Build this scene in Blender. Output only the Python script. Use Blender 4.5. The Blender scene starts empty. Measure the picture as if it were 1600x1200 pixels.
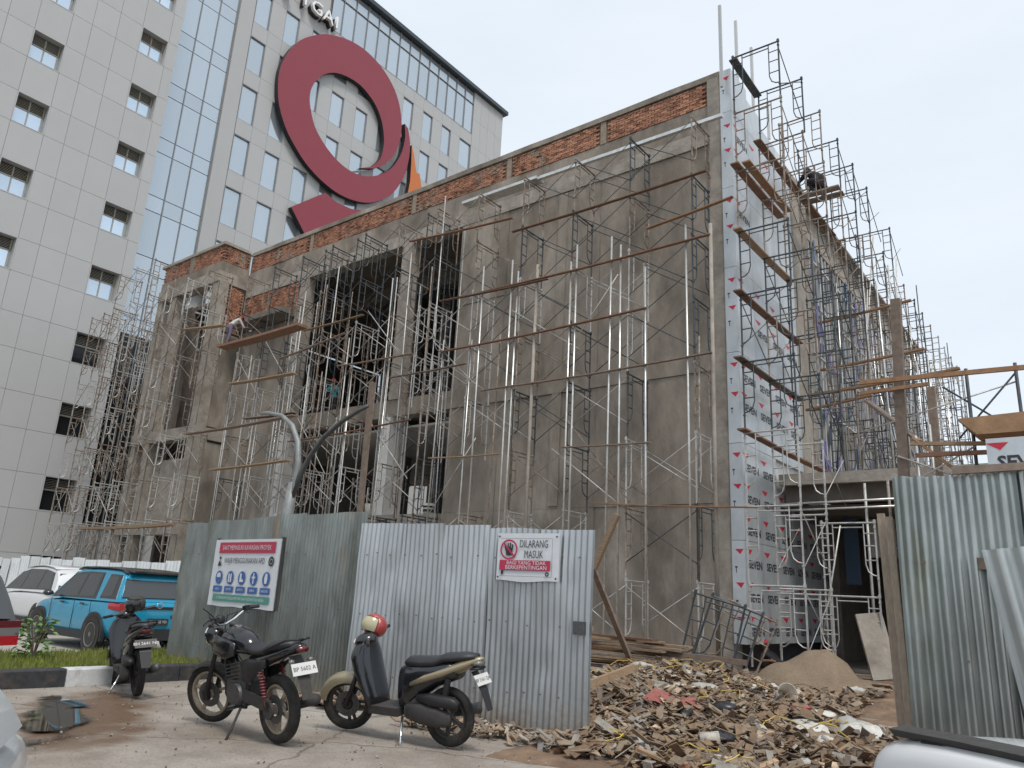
import bpy, bmesh, math, random
from mathutils import Vector, Matrix, Euler, noise

S = bpy.context.scene
COL = S.collection
R_ = math.radians
rnd = random.Random(7)

# ------------------------------------------------------------------ camera
cd = bpy.data.cameras.new("camera")
cd.sensor_fit = 'HORIZONTAL'
cd.sensor_width = 36.0
cd.lens = 36.0 * 1192.73 / 1600.0
cd.clip_start = 0.05
cd.clip_end = 3000
cam = bpy.data.objects.new("camera", cd)
COL.objects.link(cam)
YAW, PITCH, ROLL = -0.6723596, 0.2742021, 0.0530596
fw = Vector((math.sin(YAW) * math.cos(PITCH), math.cos(YAW) * math.cos(PITCH), math.sin(PITCH)))
r0 = Vector((math.cos(YAW), -math.sin(YAW), 0))
u0 = r0.cross(fw)
rr = r0 * math.cos(ROLL) + u0 * math.sin(ROLL)
uu = -r0 * math.sin(ROLL) + u0 * math.cos(ROLL)
cam.matrix_world = Matrix(((rr.x, uu.x, -fw.x, 0), (rr.y, uu.y, -fw.y, 0), (rr.z, uu.z, -fw.z, 1.40), (0, 0, 0, 1)))
S.camera = cam

# ------------------------------------------------------------------ sky, sun, exposure
SUN_EL, SUN_AZ = 58.0, 118.0       # azimuth from +Y towards +X
w = bpy.data.worlds.new("World")
S.world = w
w.use_nodes = True
nt = w.node_tree
nt.nodes.clear()
N = nt.nodes.new
out = N('ShaderNodeOutputWorld')
sky = N('ShaderNodeTexSky')
sky.sky_type = 'NISHITA'
sky.sun_disc = False
sky.sun_elevation = R_(SUN_EL)
sky.sun_rotation = R_(SUN_AZ)
sky.air_density = 1.0
sky.dust_density = 2.0
bg1 = N('ShaderNodeBackground')
bg1.inputs[1].default_value = 0.09
nt.links.new(sky.outputs[0], bg1.inputs[0])
# thin even overcast: a pale cloud layer with soft, uneven thickness over the blue
tc = N('ShaderNodeTexCoord')
mp = N('ShaderNodeMapping')
mp.inputs['Scale'].default_value = (1.0, 1.0, 3.2)
nt.links.new(tc.outputs['Generated'], mp.inputs[0])
nz = N('ShaderNodeTexNoise')
nz.inputs['Scale'].default_value = 2.1
nz.inputs['Detail'].default_value = 7
nz.inputs['Roughness'].default_value = 0.55
nt.links.new(mp.outputs[0], nz.inputs['Vector'])
cr = N('ShaderNodeValToRGB')
e = cr.color_ramp.elements
e[0].position = 0.36
e[0].color = (0.58, 0.64, 0.70, 1)
e[1].position = 0.62
e[1].color = (0.635, 0.685, 0.735, 1)
nt.links.new(nz.outputs[0], cr.inputs[0])
bg2 = N('ShaderNodeBackground')
bg2.inputs[1].default_value = 1.0
nt.links.new(cr.outputs[0], bg2.inputs[0])
mx = N('ShaderNodeMixShader')
mx.inputs[0].default_value = 0.86
nt.links.new(bg1.outputs[0], mx.inputs[1])
nt.links.new(bg2.outputs[0], mx.inputs[2])
nt.links.new(mx.outputs[0], out.inputs[0])

sl = bpy.data.lights.new("sun", 'SUN')
sl.energy = 1.5
sl.angle = R_(14)
sl.color = (1.0, 0.95, 0.87)
so = bpy.data.objects.new("sun", sl)
COL.objects.link(so)
sd = Vector((math.sin(R_(SUN_AZ)) * math.cos(R_(SUN_EL)), math.cos(R_(SUN_AZ)) * math.cos(R_(SUN_EL)), math.sin(R_(SUN_EL))))
so.rotation_euler = sd.to_track_quat('Z', 'Y').to_euler()
so.location = sd * 60
S.view_settings.view_transform = 'Standard'
S.view_settings.look = 'None'
S.view_settings.exposure = 0.58
S.view_settings.gamma = 1.0
S.view_settings.use_curve_mapping = False
S.render.engine = 'CYCLES'
S.cycles.max_bounces = 6
S.cycles.diffuse_bounces = 3
S.cycles.glossy_bounces = 3
S.cycles.transmission_bounces = 4
S.cycles.use_adaptive_sampling = True
S.cycles.adaptive_threshold = 0.02
S.cycles.use_denoising = True

# ------------------------------------------------------------------ helpers
def tag(o, label=None, cat=None, group=None, kind=None):
    if label: o['label'] = label
    if cat: o['category'] = cat
    if group: o['group'] = group
    if kind: o['kind'] = kind
    return o

def empty(name, loc=(0, 0, 0), rz=0.0, parent=None):
    o = bpy.data.objects.new(name, None)
    o.empty_display_size = 0.2
    COL.objects.link(o)
    o.location = loc
    o.rotation_euler = (0, 0, rz)
    if parent: o.parent = parent
    return o

def thing(name, label, cat, loc=(0, 0, 0), rz=0.0, group=None):
    return tag(empty(name, loc, rz), label, cat, group)

def link(name, mesh, parent=None, loc=None, rot=None, scale=None):
    o = bpy.data.objects.new(name, mesh)
    COL.objects.link(o)
    if parent: o.parent = parent
    if loc is not None: o.location = loc
    if rot is not None: o.rotation_euler = rot
    if scale is not None: o.scale = scale
    return o

class MB:
    def __init__(s):
        s.v = []; s.f = []; s.m = []; s.cur = 0
    def add(s, vs, fs, mat=None):
        b = len(s.v)
        s.v.extend([tuple(x) for x in vs])
        k = s.cur if mat is None else mat
        for f in fs:
            s.f.append(tuple(b + i for i in f)); s.m.append(k)
        return s
    def bx(s, x0, x1, y0, y1, z0, z1, mat=None):
        return s.add([(x0, y0, z0), (x1, y0, z0), (x1, y1, z0), (x0, y1, z0), (x0, y0, z1), (x1, y0, z1), (x1, y1, z1), (x0, y1, z1)],
                     [(0, 3, 2, 1), (4, 5, 6, 7), (0, 1, 5, 4), (1, 2, 6, 5), (2, 3, 7, 6), (3, 0, 4, 7)], mat)
    def cb(s, c, d, mat=None, rot=None):
        vs = [Vector((x * d[0] / 2, y * d[1] / 2, z * d[2] / 2)) for z in (-1, 1) for x, y in ((-1, -1), (1, -1), (1, 1), (-1, 1))]
        if rot is not None:
            Rm = Euler(rot).to_matrix(); vs = [Rm @ v for v in vs]
        return s.add([v + Vector(c) for v in vs], [(0, 3, 2, 1), (4, 5, 6, 7), (0, 1, 5, 4), (1, 2, 6, 5), (2, 3, 7, 6), (3, 0, 4, 7)], mat)
    def beam(s, p0, p1, wd, ht, mat=None, up=(0, 0, 1)):
        p0 = Vector(p0); p1 = Vector(p1); d = (p1 - p0).normalized()
        u = Vector(up)
        if abs(d.dot(u)) > 0.95: u = Vector((0, 1, 0))
        a = d.cross(u).normalized() * (wd / 2); b = a.cross(d).normalized() * (ht / 2)
        vs = [p + q for p in (p0, p1) for q in (-a - b, a - b, a + b, -a + b)]
        return s.add(vs, [(3, 2, 1, 0), (4, 5, 6, 7), (0, 1, 5, 4), (1, 2, 6, 5), (2, 3, 7, 6), (3, 0, 4, 7)], mat)
    def tube(s, pts, r, n=6, mat=None, cap=True):
        pts = [Vector(p) for p in pts]
        rs = r if isinstance(r, (list, tuple)) else [r] * len(pts)
        vs = []; fs = []
        prev = None
        for i, p in enumerate(pts):
            d = (pts[min(i + 1, len(pts) - 1)] - pts[max(i - 1, 0)]).normalized()
            if prev is None:
                u = Vector((0, 0, 1)) if abs(d.z) < 0.9 else Vector((1, 0, 0))
                a = d.cross(u).normalized()
            else:
                a = (prev - d * prev.dot(d)).normalized()
            prev = a
            b = d.cross(a)
            for k in range(n):
                t = 2 * math.pi * k / n
                vs.append(p + (a * math.cos(t) + b * math.sin(t)) * rs[i])
        for i in range(len(pts) - 1):
            for k in range(n):
                k2 = (k + 1) % n
                fs.append((i * n + k, i * n + k2, (i + 1) * n + k2, (i + 1) * n + k))
        if cap:
            fs.append(tuple(range(n - 1, -1, -1)))
            fs.append(tuple(range((len(pts) - 1) * n, len(pts) * n)))
        return s.add(vs, fs, mat)
    def lathe(s, prof, n=24, axis='y', c=(0, 0, 0), mat=None, closed=False):
        # prof: list of (radius, offset along axis)
        vs = []; fs = []; m = len(prof)
        for k in range(n):
            t = 2 * math.pi * k / n; ct, st = math.cos(t), math.sin(t)
            for r, h in prof:
                if axis == 'y': vs.append((c[0] + r * ct, c[1] + h, c[2] + r * st))
                elif axis == 'x': vs.append((c[0] + h, c[1] + r * ct, c[2] + r * st))
                else: vs.append((c[0] + r * ct, c[1] + r * st, c[2] + h))
        rng = m if closed else m - 1
        for k in range(n):
            k2 = (k + 1) % n
            for j in range(rng):
                j2 = (j + 1) % m
                fs.append((k * m + j, k2 * m + j, k2 * m + j2, k * m + j2))
        return s.add(vs, fs, mat)
    def loft(s, secs, mat=None, cap=True, wrap=True):
        n = len(secs[0]); vs = [p for q in secs for p in q]; fs = []
        for i in range(len(secs) - 1):
            for k in range(n if wrap else n - 1):
                k2 = (k + 1) % n
                fs.append((i * n + k, i * n + k2, (i + 1) * n + k2, (i + 1) * n + k))
        if cap and wrap:
            fs.append(tuple(range(n - 1, -1, -1)))
            fs.append(tuple(range((len(secs) - 1) * n, len(secs) * n)))
        return s.add(vs, fs, mat)
    def prism(s, poly, f0, f1, mat=None):
        # poly: 2-D points; f0/f1 map a 2-D point to 3-D (front and back)
        n = len(poly)
        vs = [f0(p) for p in poly] + [f1(p) for p in poly]
        fs = [tuple(range(n)), tuple(range(2 * n - 1, n - 1, -1))]
        fs += [(k, k + n, (k + 1) % n + n, (k + 1) % n) for k in range(n)]
        return s.add(vs, fs, mat)
    def xf(s, M):
        s.v = [tuple(M @ Vector(p)) for p in s.v]; return s
    def mesh(s, name, mats, smooth=False, bevel=None):
        me = bpy.data.meshes.new(name)
        me.from_pydata(s.v, [], s.f)
        if not isinstance(mats, (list, tuple)): mats = [mats]
        for m in mats: me.materials.append(m)
        if len(mats) > 1: me.polygons.foreach_set('material_index', s.m)
        if smooth is True:
            me.polygons.foreach_set('use_smooth', [True] * len(me.polygons))
        me.update()
        bm = bmesh.new(); bm.from_mesh(me)
        bmesh.ops.recalc_face_normals(bm, faces=bm.faces)
        bm.to_mesh(me); bm.free()
        if smooth == 'auto':
            me.polygons.foreach_set('use_smooth', [True] * len(me.polygons))
            me.set_sharp_from_angle(angle=R_(38))
        return me
    def build(s, name, mats, parent=None, smooth=False, loc=None, rot=None):
        return link(name, s.mesh(name, mats, smooth), parent, loc, rot)

def ell(x, cy, cz, hw, hh, n=16, p=2.0, tilt=0.0):
    """a superellipse section across x"""
    o = []
    for k in range(n):
        t = 2 * math.pi * k / n
        c, s_ = math.cos(t), math.sin(t)
        yy = hw * math.copysign(abs(c) ** (2 / p), c); zz = hh * math.copysign(abs(s_) ** (2 / p), s_)
        o.append((x + tilt * zz, cy + yy, cz + zz))
    return o

# ------------------------------------------------------------------ materials
def mat(name, col, rough=0.7, metal=0.0, var=0.0, scale=4.0, col2=None, fac=(0.42, 0.62), bump=0.0, bscale=30.0, coat=0.0,
        stretch=(1, 1, 1), rand=0.0, detail=6, emit=None, coords='Object', spec=None, col3=None, scale3=0.8, fac3=(0.5, 0.65)):
    m = bpy.data.materials.new(name)
    m.use_nodes = True
    t = m.node_tree; n = t.nodes; L = t.links.new
    b = n['Principled BSDF']
    b.inputs['Base Color'].default_value = (*col, 1)
    b.inputs['Roughness'].default_value = rough
    b.inputs['Metallic'].default_value = metal
    if spec is not None: b.inputs['Specular IOR Level'].default_value = spec
    if coat: b.inputs['Coat Weight'].default_value = coat; b.inputs['Coat Roughness'].default_value = 0.06
    if emit:
        b.inputs['Emission Color'].default_value = (*emit[0], 1); b.inputs['Emission Strength'].default_value = emit[1]
    last = None
    if var or col2 or bump or col3:
        tc = n.new('ShaderNodeTexCoord'); mp = n.new('ShaderNodeMapping')
        mp.inputs['Scale'].default_value = stretch
        if coords == 'World':
            g = n.new('ShaderNodeNewGeometry'); L(g.outputs['Position'], mp.inputs[0])
        else:
            L(tc.outputs[coords], mp.inputs[0])
    def mixer(a, bcol, sc, f, vec):
        nz = n.new('ShaderNodeTexNoise'); nz.inputs['Scale'].default_value = sc; nz.inputs['Detail'].default_value = detail
        nz.inputs['Roughness'].default_value = 0.6
        L(vec, nz.inputs['Vector'])
        r = n.new('ShaderNodeValToRGB'); r.color_ramp.elements[0].position = f[0]; r.color_ramp.elements[1].position = f[1]
        L(nz.outputs[0], r.inputs[0])
        x = n.new('ShaderNodeMix'); x.data_type = 'RGBA'
        L(r.outputs[0], x.inputs['Factor'])
        if isinstance(a, tuple): x.inputs['A'].default_value = (*a, 1)
        else: L(a, x.inputs['A'])
        x.inputs['B'].default_value = (*bcol, 1)
        return x.outputs['Result']
    if col2: last = mixer(col, col2, scale, fac, mp.outputs[0])
    if col3: last = mixer(last if last else col, col3, scale3, fac3, mp.outputs[0])
    if var or rand:
        h = n.new('ShaderNodeHueSaturation')
        if last: L(last, h.inputs['Color'])
        else: h.inputs['Color'].default_value = (*col, 1)
        src = None
        if var:
            nz = n.new('ShaderNodeTexNoise'); nz.inputs['Scale'].default_value = scale * 2.7; nz.inputs['Detail'].default_value = 8
            nz.inputs['Roughness'].default_value = 0.65
            L(mp.outputs[0], nz.inputs['Vector'])
            q = n.new('ShaderNodeMapRange'); q.inputs['From Min'].default_value = 0.3; q.inputs['From Max'].default_value = 0.7
            q.inputs['To Min'].default_value = 1 - var; q.inputs['To Max'].default_value = 1 + var
            L(nz.outputs[0], q.inputs['Value']); src = q.outputs[0]
        if rand:
            oi = n.new('ShaderNodeObjectInfo')
            q = n.new('ShaderNodeMapRange'); q.inputs['To Min'].default_value = 1 - rand; q.inputs['To Max'].default_value = 1 + rand
            L(oi.outputs['Random'], q.inputs['Value'])
            if src:
                mu = n.new('ShaderNodeMath'); mu.operation = 'MULTIPLY'; L(src, mu.inputs[0]); L(q.outputs[0], mu.inputs[1]); src = mu.outputs[0]
            else: src = q.outputs[0]
        L(src, h.inputs['Value']); last = h.outputs[0]
    if last: L(last, b.inputs['Base Color'])
    if bump:
        nz = n.new('ShaderNodeTexNoise'); nz.inputs['Scale'].default_value = bscale; nz.inputs['Detail'].default_value = 6
        L(mp.outputs[0], nz.inputs['Vector'])
        bp = n.new('ShaderNodeBump'); bp.inputs['Strength'].default_value = bump; bp.inputs['Distance'].default_value = 0.05
        L(nz.outputs[0], bp.inputs['Height']); L(bp.outputs[0], b.inputs['Normal'])
    return m

M = {}
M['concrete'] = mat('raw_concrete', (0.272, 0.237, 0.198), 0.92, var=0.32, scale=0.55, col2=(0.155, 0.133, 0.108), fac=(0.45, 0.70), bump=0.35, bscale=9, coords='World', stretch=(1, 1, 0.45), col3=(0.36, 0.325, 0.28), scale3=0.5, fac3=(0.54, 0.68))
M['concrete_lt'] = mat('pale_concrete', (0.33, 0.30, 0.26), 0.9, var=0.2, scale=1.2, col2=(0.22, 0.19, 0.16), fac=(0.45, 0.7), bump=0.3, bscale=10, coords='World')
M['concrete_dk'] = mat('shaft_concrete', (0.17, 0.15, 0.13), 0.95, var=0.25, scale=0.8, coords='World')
M['plaster'] = mat('plaster_ceiling', (0.62, 0.61, 0.59), 0.9, var=0.1, scale=0.7, coords='World')
M['brick'] = mat('red_brick', (0.36, 0.175, 0.11), 0.95, var=0.3, scale=9, rand=0.45, col2=(0.27, 0.20, 0.15), fac=(0.55, 0.75), bump=0.3, bscale=40)
M['brick_far'] = mat('red_brick_far', (0.36, 0.175, 0.11), 0.95, var=0.5, scale=3.0, col2=(0.18, 0.085, 0.055), fac=(0.45, 0.6), col3=(0.27, 0.21, 0.165), scale3=0.9, fac3=(0.52, 0.66), coords='World')
M['mortar'] = mat('mortar', (0.27, 0.22, 0.17), 0.95, var=0.2, scale=3, coords='World')
M['tower'] = mat('tower_panel', (0.40, 0.405, 0.405), 0.5, var=0.02, scale=0.3, rand=0.018, coords='World')
M['tower_joint'] = mat('tower_joint', (0.36, 0.36, 0.355), 0.8)
M['tower_frame'] = mat('window_frame', (0.24, 0.25, 0.26), 0.5, metal=0.3)
M['louvre'] = mat('louvre', (0.33, 0.31, 0.26), 0.5)
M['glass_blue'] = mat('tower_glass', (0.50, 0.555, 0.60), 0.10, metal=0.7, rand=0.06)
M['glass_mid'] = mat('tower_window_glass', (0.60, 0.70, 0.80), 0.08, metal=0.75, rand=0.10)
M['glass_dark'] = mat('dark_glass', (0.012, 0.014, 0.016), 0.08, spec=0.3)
M['cap'] = mat('dark_cap', (0.035, 0.045, 0.055), 0.4)
M['logo_red'] = mat('logo_red', (0.235, 0.034, 0.052), 0.5, var=0.05, scale=0.4)
M['logo_side'] = mat('logo_side', (0.02, 0.02, 0.025), 0.6)
M['logo_orange'] = mat('logo_orange', (0.52, 0.15, 0.035), 0.5)
M['white'] = mat('white_letters', (0.8, 0.8, 0.8), 0.5)
M['clad'] = mat('clad_film', (0.50, 0.535, 0.56), 0.3, metal=0.3, var=0.10, scale=1.3, bump=0.22, bscale=5, rand=0.06, coords='World', stretch=(1, 1, 0.5))
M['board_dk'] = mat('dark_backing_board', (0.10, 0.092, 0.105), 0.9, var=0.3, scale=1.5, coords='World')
M['clad_red'] = mat('print_red', (0.50, 0.02, 0.05), 0.5)
M['clad_blk'] = mat('print_black', (0.03, 0.03, 0.04), 0.5)
M['galv'] = mat('galvanised_tube', (0.46, 0.455, 0.44), 0.45, metal=0.35, var=0.25, scale=2.2, coords='World', col2=(0.27, 0.22, 0.18), fac=(0.55, 0.75))
M['tube_dk'] = mat('dark_tube', (0.055, 0.07, 0.08), 0.6, metal=0.2, var=0.3, scale=3, coords='World', col2=(0.11, 0.085, 0.07), fac=(0.5, 0.7))  # also darkens high frames to paint their silhouette against the sky
M['tube_rust'] = mat('rusty_tube', (0.20, 0.15, 0.115), 0.75, metal=0.2, var=0.4, scale=3, coords='World', col2=(0.30, 0.275, 0.25), fac=(0.45, 0.6))
M['steel'] = mat('bright_steel_tube', (0.62, 0.62, 0.60), 0.32, metal=0.7, var=0.2, scale=2.5, coords='World')
M['stud'] = mat('zinc_stud', (0.55, 0.55, 0.54), 0.4, metal=0.4, rand=0.25)
M['batten'] = mat('pale_batten', (0.30, 0.245, 0.19), 0.9, var=0.25, scale=4, stretch=(4, 4, 1))
M['scrapwood'] = mat('scrap_timber', (0.35, 0.235, 0.145), 0.9, var=0.3, scale=3, rand=0.45)
M['wood'] = mat('raw_timber', (0.28, 0.195, 0.125), 0.85, var=0.3, scale=3, stretch=(1, 6, 6), rand=0.3)
M['wood_rust'] = mat('red_brown_plank', (0.19, 0.105, 0.07), 0.85, var=0.3, scale=3, rand=0.3)
M['wood_orange'] = mat('orange_plank', (0.27, 0.155, 0.085), 0.8, var=0.25, scale=3, rand=0.2)
M['wood_grey'] = mat('weathered_timber', (0.20, 0.155, 0.125), 0.9, var=0.3, scale=3, rand=0.3)
M['ply'] = mat('plywood', (0.30, 0.18, 0.10), 0.8, var=0.25, scale=2, rand=0.2)
M['zinc_l'] = mat('old_green_zinc', (0.245, 0.265, 0.25), 0.36, metal=0.8, var=0.25, scale=1.4, stretch=(1, 1, 0.35), coords='World', col2=(0.13, 0.135, 0.115), fac=(0.5, 0.72), col3=(0.26, 0.20, 0.15), scale3=1.7, fac3=(0.62, 0.75), rand=0.05)
M['zinc_r'] = mat('blue_grey_zinc', (0.46, 0.485, 0.50), 0.38, metal=0.75, var=0.14, scale=1.2, stretch=(1, 1, 0.3), coords='World', col2=(0.40, 0.42, 0.435), fac=(0.45, 0.7), rand=0.04)
M['zinc_old'] = mat('grey_zinc', (0.45, 0.475, 0.465), 0.33, metal=0.85, var=0.25, scale=1.1, stretch=(1, 1, 0.35), coords='World', col2=(0.27, 0.305, 0.285), fac=(0.45, 0.66), col3=(0.33, 0.29, 0.22), scale3=1.1, fac3=(0.56, 0.72), rand=0.08)
M['zinc_new'] = mat('pale_zinc', (0.50, 0.53, 0.53), 0.36, metal=0.75, var=0.15, scale=1.1, stretch=(1, 1, 0.35), coords='World', rand=0.06)
M['tarp'] = mat('white_sheet', (0.60, 0.63, 0.65), 0.45, var=0.1, scale=1.0, coords='World', rand=0.08)
M['ground'] = mat('dusty_concrete', (0.305, 0.27, 0.235), 0.9, var=0.16, scale=0.9, col2=(0.215, 0.175, 0.14), fac=(0.42, 0.66), bump=0.22, bscale=14, coords='World', col3=(0.36, 0.335, 0.30), scale3=0.27, fac3=(0.5, 0.72))
M['lot'] = mat('parking_concrete', (0.36, 0.335, 0.30), 0.9, var=0.12, scale=0.8, coords='World')
M['dirt'] = mat('brown_dirt', (0.215, 0.142, 0.092), 0.97, var=0.3, scale=1.5, col2=(0.145, 0.095, 0.064), fac=(0.42, 0.62), bump=0.6, bscale=16, coords='World')
M['sand'] = mat('sand', (0.22, 0.165, 0.115), 0.98, var=0.12, scale=2.5, bump=0.5, bscale=30, coords='World')
M['soil'] = mat('lawn_soil', (0.12, 0.11, 0.045), 1.0, var=0.3, scale=3, coords='World')
M['grass'] = mat('grass_blades', (0.15, 0.185, 0.03), 0.8, var=0.35, scale=2.0, coords='World', col2=(0.21, 0.20, 0.06), fac=(0.45, 0.7))
M['leaf'] = mat('leaf', (0.12, 0.22, 0.05), 0.55, rand=0.2)
M['kerb_b'] = mat('black_kerb_paint', (0.032, 0.034, 0.038), 0.8, var=0.35, scale=5, coords='World', col2=(0.07, 0.06, 0.055), fac=(0.5, 0.7))
M['kerb_w'] = mat('white_kerb_paint', (0.56, 0.57, 0.58), 0.8, var=0.15, scale=5, coords='World', col2=(0.40, 0.38, 0.36), fac=(0.55, 0.75))
M['rubber'] = mat('tyre_rubber', (0.018, 0.017, 0.016), 0.85, var=0.2, scale=12, col2=(0.06, 0.045, 0.035), fac=(0.5, 0.75))
M['blk'] = mat('black_plastic', (0.016, 0.016, 0.018), 0.5)
M['blk_gloss'] = mat('black_paint', (0.012, 0.013, 0.016), 0.22, coat=0.5)
M['blk_dust'] = mat('dusty_black', (0.045, 0.042, 0.04), 0.75, var=0.3, scale=10)
M['seat'] = mat('seat_vinyl', (0.026, 0.027, 0.031), 0.48)
M['engine'] = mat('engine_metal', (0.10, 0.10, 0.10), 0.5, metal=0.5, var=0.3, scale=14)
M['chrome'] = mat('chrome', (0.75, 0.75, 0.75), 0.12, metal=1.0)
M['rim_grey'] = mat('alloy_rim', (0.22, 0.22, 0.22), 0.35, metal=0.7)
M['rim'] = mat('dusty_rim', (0.32, 0.27, 0.21), 0.6, metal=0.2, var=0.2, scale=12)
M['champ'] = mat('champagne_paint', (0.33, 0.28, 0.185), 0.3, metal=0.4, coat=0.4)
M['dk_lens'] = mat('dark_red_lens', (0.10, 0.008, 0.012), 0.25, coat=0.4)
M['smoke_lens'] = mat('smoked_lens', (0.16, 0.16, 0.15), 0.2, coat=0.4)
M['spring'] = mat('spring_red', (0.16, 0.03, 0.035), 0.5, var=0.3, scale=12)
M['red_lens'] = mat('red_lens', (0.36, 0.012, 0.018), 0.2, coat=0.5)
M['white_lens'] = mat('white_lens', (0.7, 0.7, 0.68), 0.15)
M['plate'] = mat('plate_white', (0.62, 0.62, 0.6), 0.5)
M['plate_blk'] = mat('plate_black', (0.03, 0.03, 0.03), 0.5)
M['car_blue'] = mat('turquoise_paint', (0.012, 0.30, 0.49), 0.26, metal=0.3, coat=0.8)
M['car_white'] = mat('white_paint', (0.66, 0.67, 0.68), 0.3, coat=0.7)
M['car_grey'] = mat('grey_paint', (0.07, 0.072, 0.068), 0.3, metal=0.4, coat=0.6)
M['car_glass'] = mat('car_glass', (0.045, 0.05, 0.055), 0.05, spec=0.8)
M['hel_red'] = mat('helmet_red', (0.34, 0.045, 0.04), 0.3, coat=0.5)
M['hel_pink'] = mat('helmet_pink', (0.62, 0.42, 0.42), 0.4)
M['visor'] = mat('visor_tan', (0.42, 0.39, 0.26), 0.2)
M['sign_w'] = mat('sign_white', (0.60, 0.62, 0.65), 0.45, var=0.05, scale=3)
M['sign_red'] = mat('sign_red', (0.42, 0.025, 0.07), 0.5)
M['sign_blue'] = mat('sign_blue', (0.03, 0.11, 0.33), 0.5)
M['sign_green'] = mat('sign_green', (0.06, 0.26, 0.21), 0.5)
M['sign_blk'] = mat('sign_black', (0.02, 0.02, 0.025), 0.5)
M['lamp'] = mat('lamp_pole_grey', (0.24, 0.25, 0.25), 0.55, metal=0.3, var=0.2, scale=3)
M['card'] = mat('cardboard', (0.42, 0.32, 0.225), 0.95, var=0.3, scale=4, rand=0.45)
M['paper'] = mat('paper_scrap', (0.40, 0.37, 0.325), 0.85, var=0.25, scale=5, rand=0.4)
M['sack'] = mat('white_sack', (0.46, 0.45, 0.42), 0.7, var=0.2, scale=6, rand=0.2)
M['pink'] = mat('faded_red_sheet', (0.30, 0.10, 0.085), 0.8, var=0.2, scale=5)
M['yellow'] = mat('yellow_strap', (0.55, 0.40, 0.08), 0.6)
M['blackbag'] = mat('black_bag', (0.02, 0.02, 0.024), 0.35)
M['purple'] = mat('purple_film', (0.085, 0.055, 0.24), 0.4, rand=0.3)
M['bluedark'] = mat('dark_blue_sheet', (0.02, 0.045, 0.085), 0.6)
M['bluefilm'] = mat('blue_film', (0.06, 0.13, 0.24), 0.4, rand=0.2)
M['skin'] = mat('skin', (0.24, 0.13, 0.085), 0.6)
M['cloth_dk'] = mat('dark_cloth', (0.016, 0.016, 0.021), 0.9)
M['cloth_wh'] = mat('pale_shirt', (0.48, 0.46, 0.43), 0.9)
M['cloth_pu'] = mat('violet_trousers', (0.14, 0.11, 0.17), 0.9)
M['cloth_te'] = mat('teal_shirt', (0.01, 0.22, 0.27), 0.9)
M['cap_red'] = mat('red_cap', (0.33, 0.03, 0.045), 0.8)
M['bucket'] = mat('bucket_white', (0.55, 0.53, 0.47), 0.5, var=0.2, scale=6)

def mud_splash(m, top=0.55):
    """dried mud thrown up on the lowest part of a sheet"""
    t = m.node_tree; n = t.nodes; L = t.links.new; b = n['Principled BSDF']; src = b.inputs['Base Color'].links[0].from_socket
    g = n.new('ShaderNodeNewGeometry'); sp = n.new('ShaderNodeSeparateXYZ'); L(g.outputs['Position'], sp.inputs[0])
    nz = n.new('ShaderNodeTexNoise'); nz.inputs['Scale'].default_value = 3.5; nz.inputs['Detail'].default_value = 9; nz.inputs['Roughness'].default_value = 0.7; L(g.outputs['Position'], nz.inputs['Vector'])
    ad = n.new('ShaderNodeMath'); ad.operation = 'MULTIPLY_ADD'; ad.inputs[1].default_value = -1.1; L(nz.outputs[0], ad.inputs[0]); L(sp.outputs['Z'], ad.inputs[2])
    mr = n.new('ShaderNodeMapRange'); mr.inputs['From Min'].default_value = top - 0.75; mr.inputs['From Max'].default_value = -0.55; mr.inputs['To Min'].default_value = 0; mr.inputs['To Max'].default_value = 0.85; L(ad.outputs[0], mr.inputs['Value'])
    x = n.new('ShaderNodeMix'); x.data_type = 'RGBA'; L(mr.outputs[0], x.inputs['Factor']); L(src, x.inputs['A']); x.inputs['B'].default_value = (0.21, 0.165, 0.12, 1); L(x.outputs['Result'], b.inputs['Base Color'])
    q = n.new('ShaderNodeMapRange'); q.inputs['To Min'].default_value = b.inputs['Metallic'].default_value; q.inputs['To Max'].default_value = 0.1; L(mr.outputs[0], q.inputs['Value']); L(q.outputs[0], b.inputs['Metallic'])
for k_ in ('zinc_l', 'zinc_r', 'zinc_old'): mud_splash(M[k_])

# printed lettering: real, flat text meshes from Blender's built-in font
def text_mesh(body, size, mats, depth=0.0, align='CENTER', shear=0.0, bold=0.0):
    cu = bpy.data.curves.new('lettering', 'FONT')
    cu.body = body; cu.size = size; cu.align_x = align; cu.extrude = depth; cu.shear = shear; cu.offset = bold
    cu.resolution_u = 2
    ob = bpy.data.objects.new('lettering_tmp', cu)
    COL.objects.link(ob)
    dg = bpy.context.evaluated_depsgraph_get()
    me = bpy.data.meshes.new_from_object(ob.evaluated_get(dg))
    bpy.data.objects.remove(ob); bpy.data.curves.remove(cu)
    me.materials.clear()
    for m_ in (mats if isinstance(mats, (list, tuple)) else [mats]): me.materials.append(m_)
    for p in me.polygons: p.material_index = 0
    return me
UNIT = {}
def unit_box(m):
    """a 1 m cube mesh, shared by all pieces of a material"""
    if m.name not in UNIT: UNIT[m.name] = MB().bx(-.5, .5, -.5, .5, -.5, .5).mesh('piece_' + m.name, m)
    return UNIT[m.name]
def piece(name, m, x0, x1, y0, y1, z0, z1, parent):
    return link(name, unit_box(m), parent, ((x0 + x1) / 2, (y0 + y1) / 2, (z0 + z1) / 2), None, (x1 - x0, y1 - y0, z1 - z0))

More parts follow.
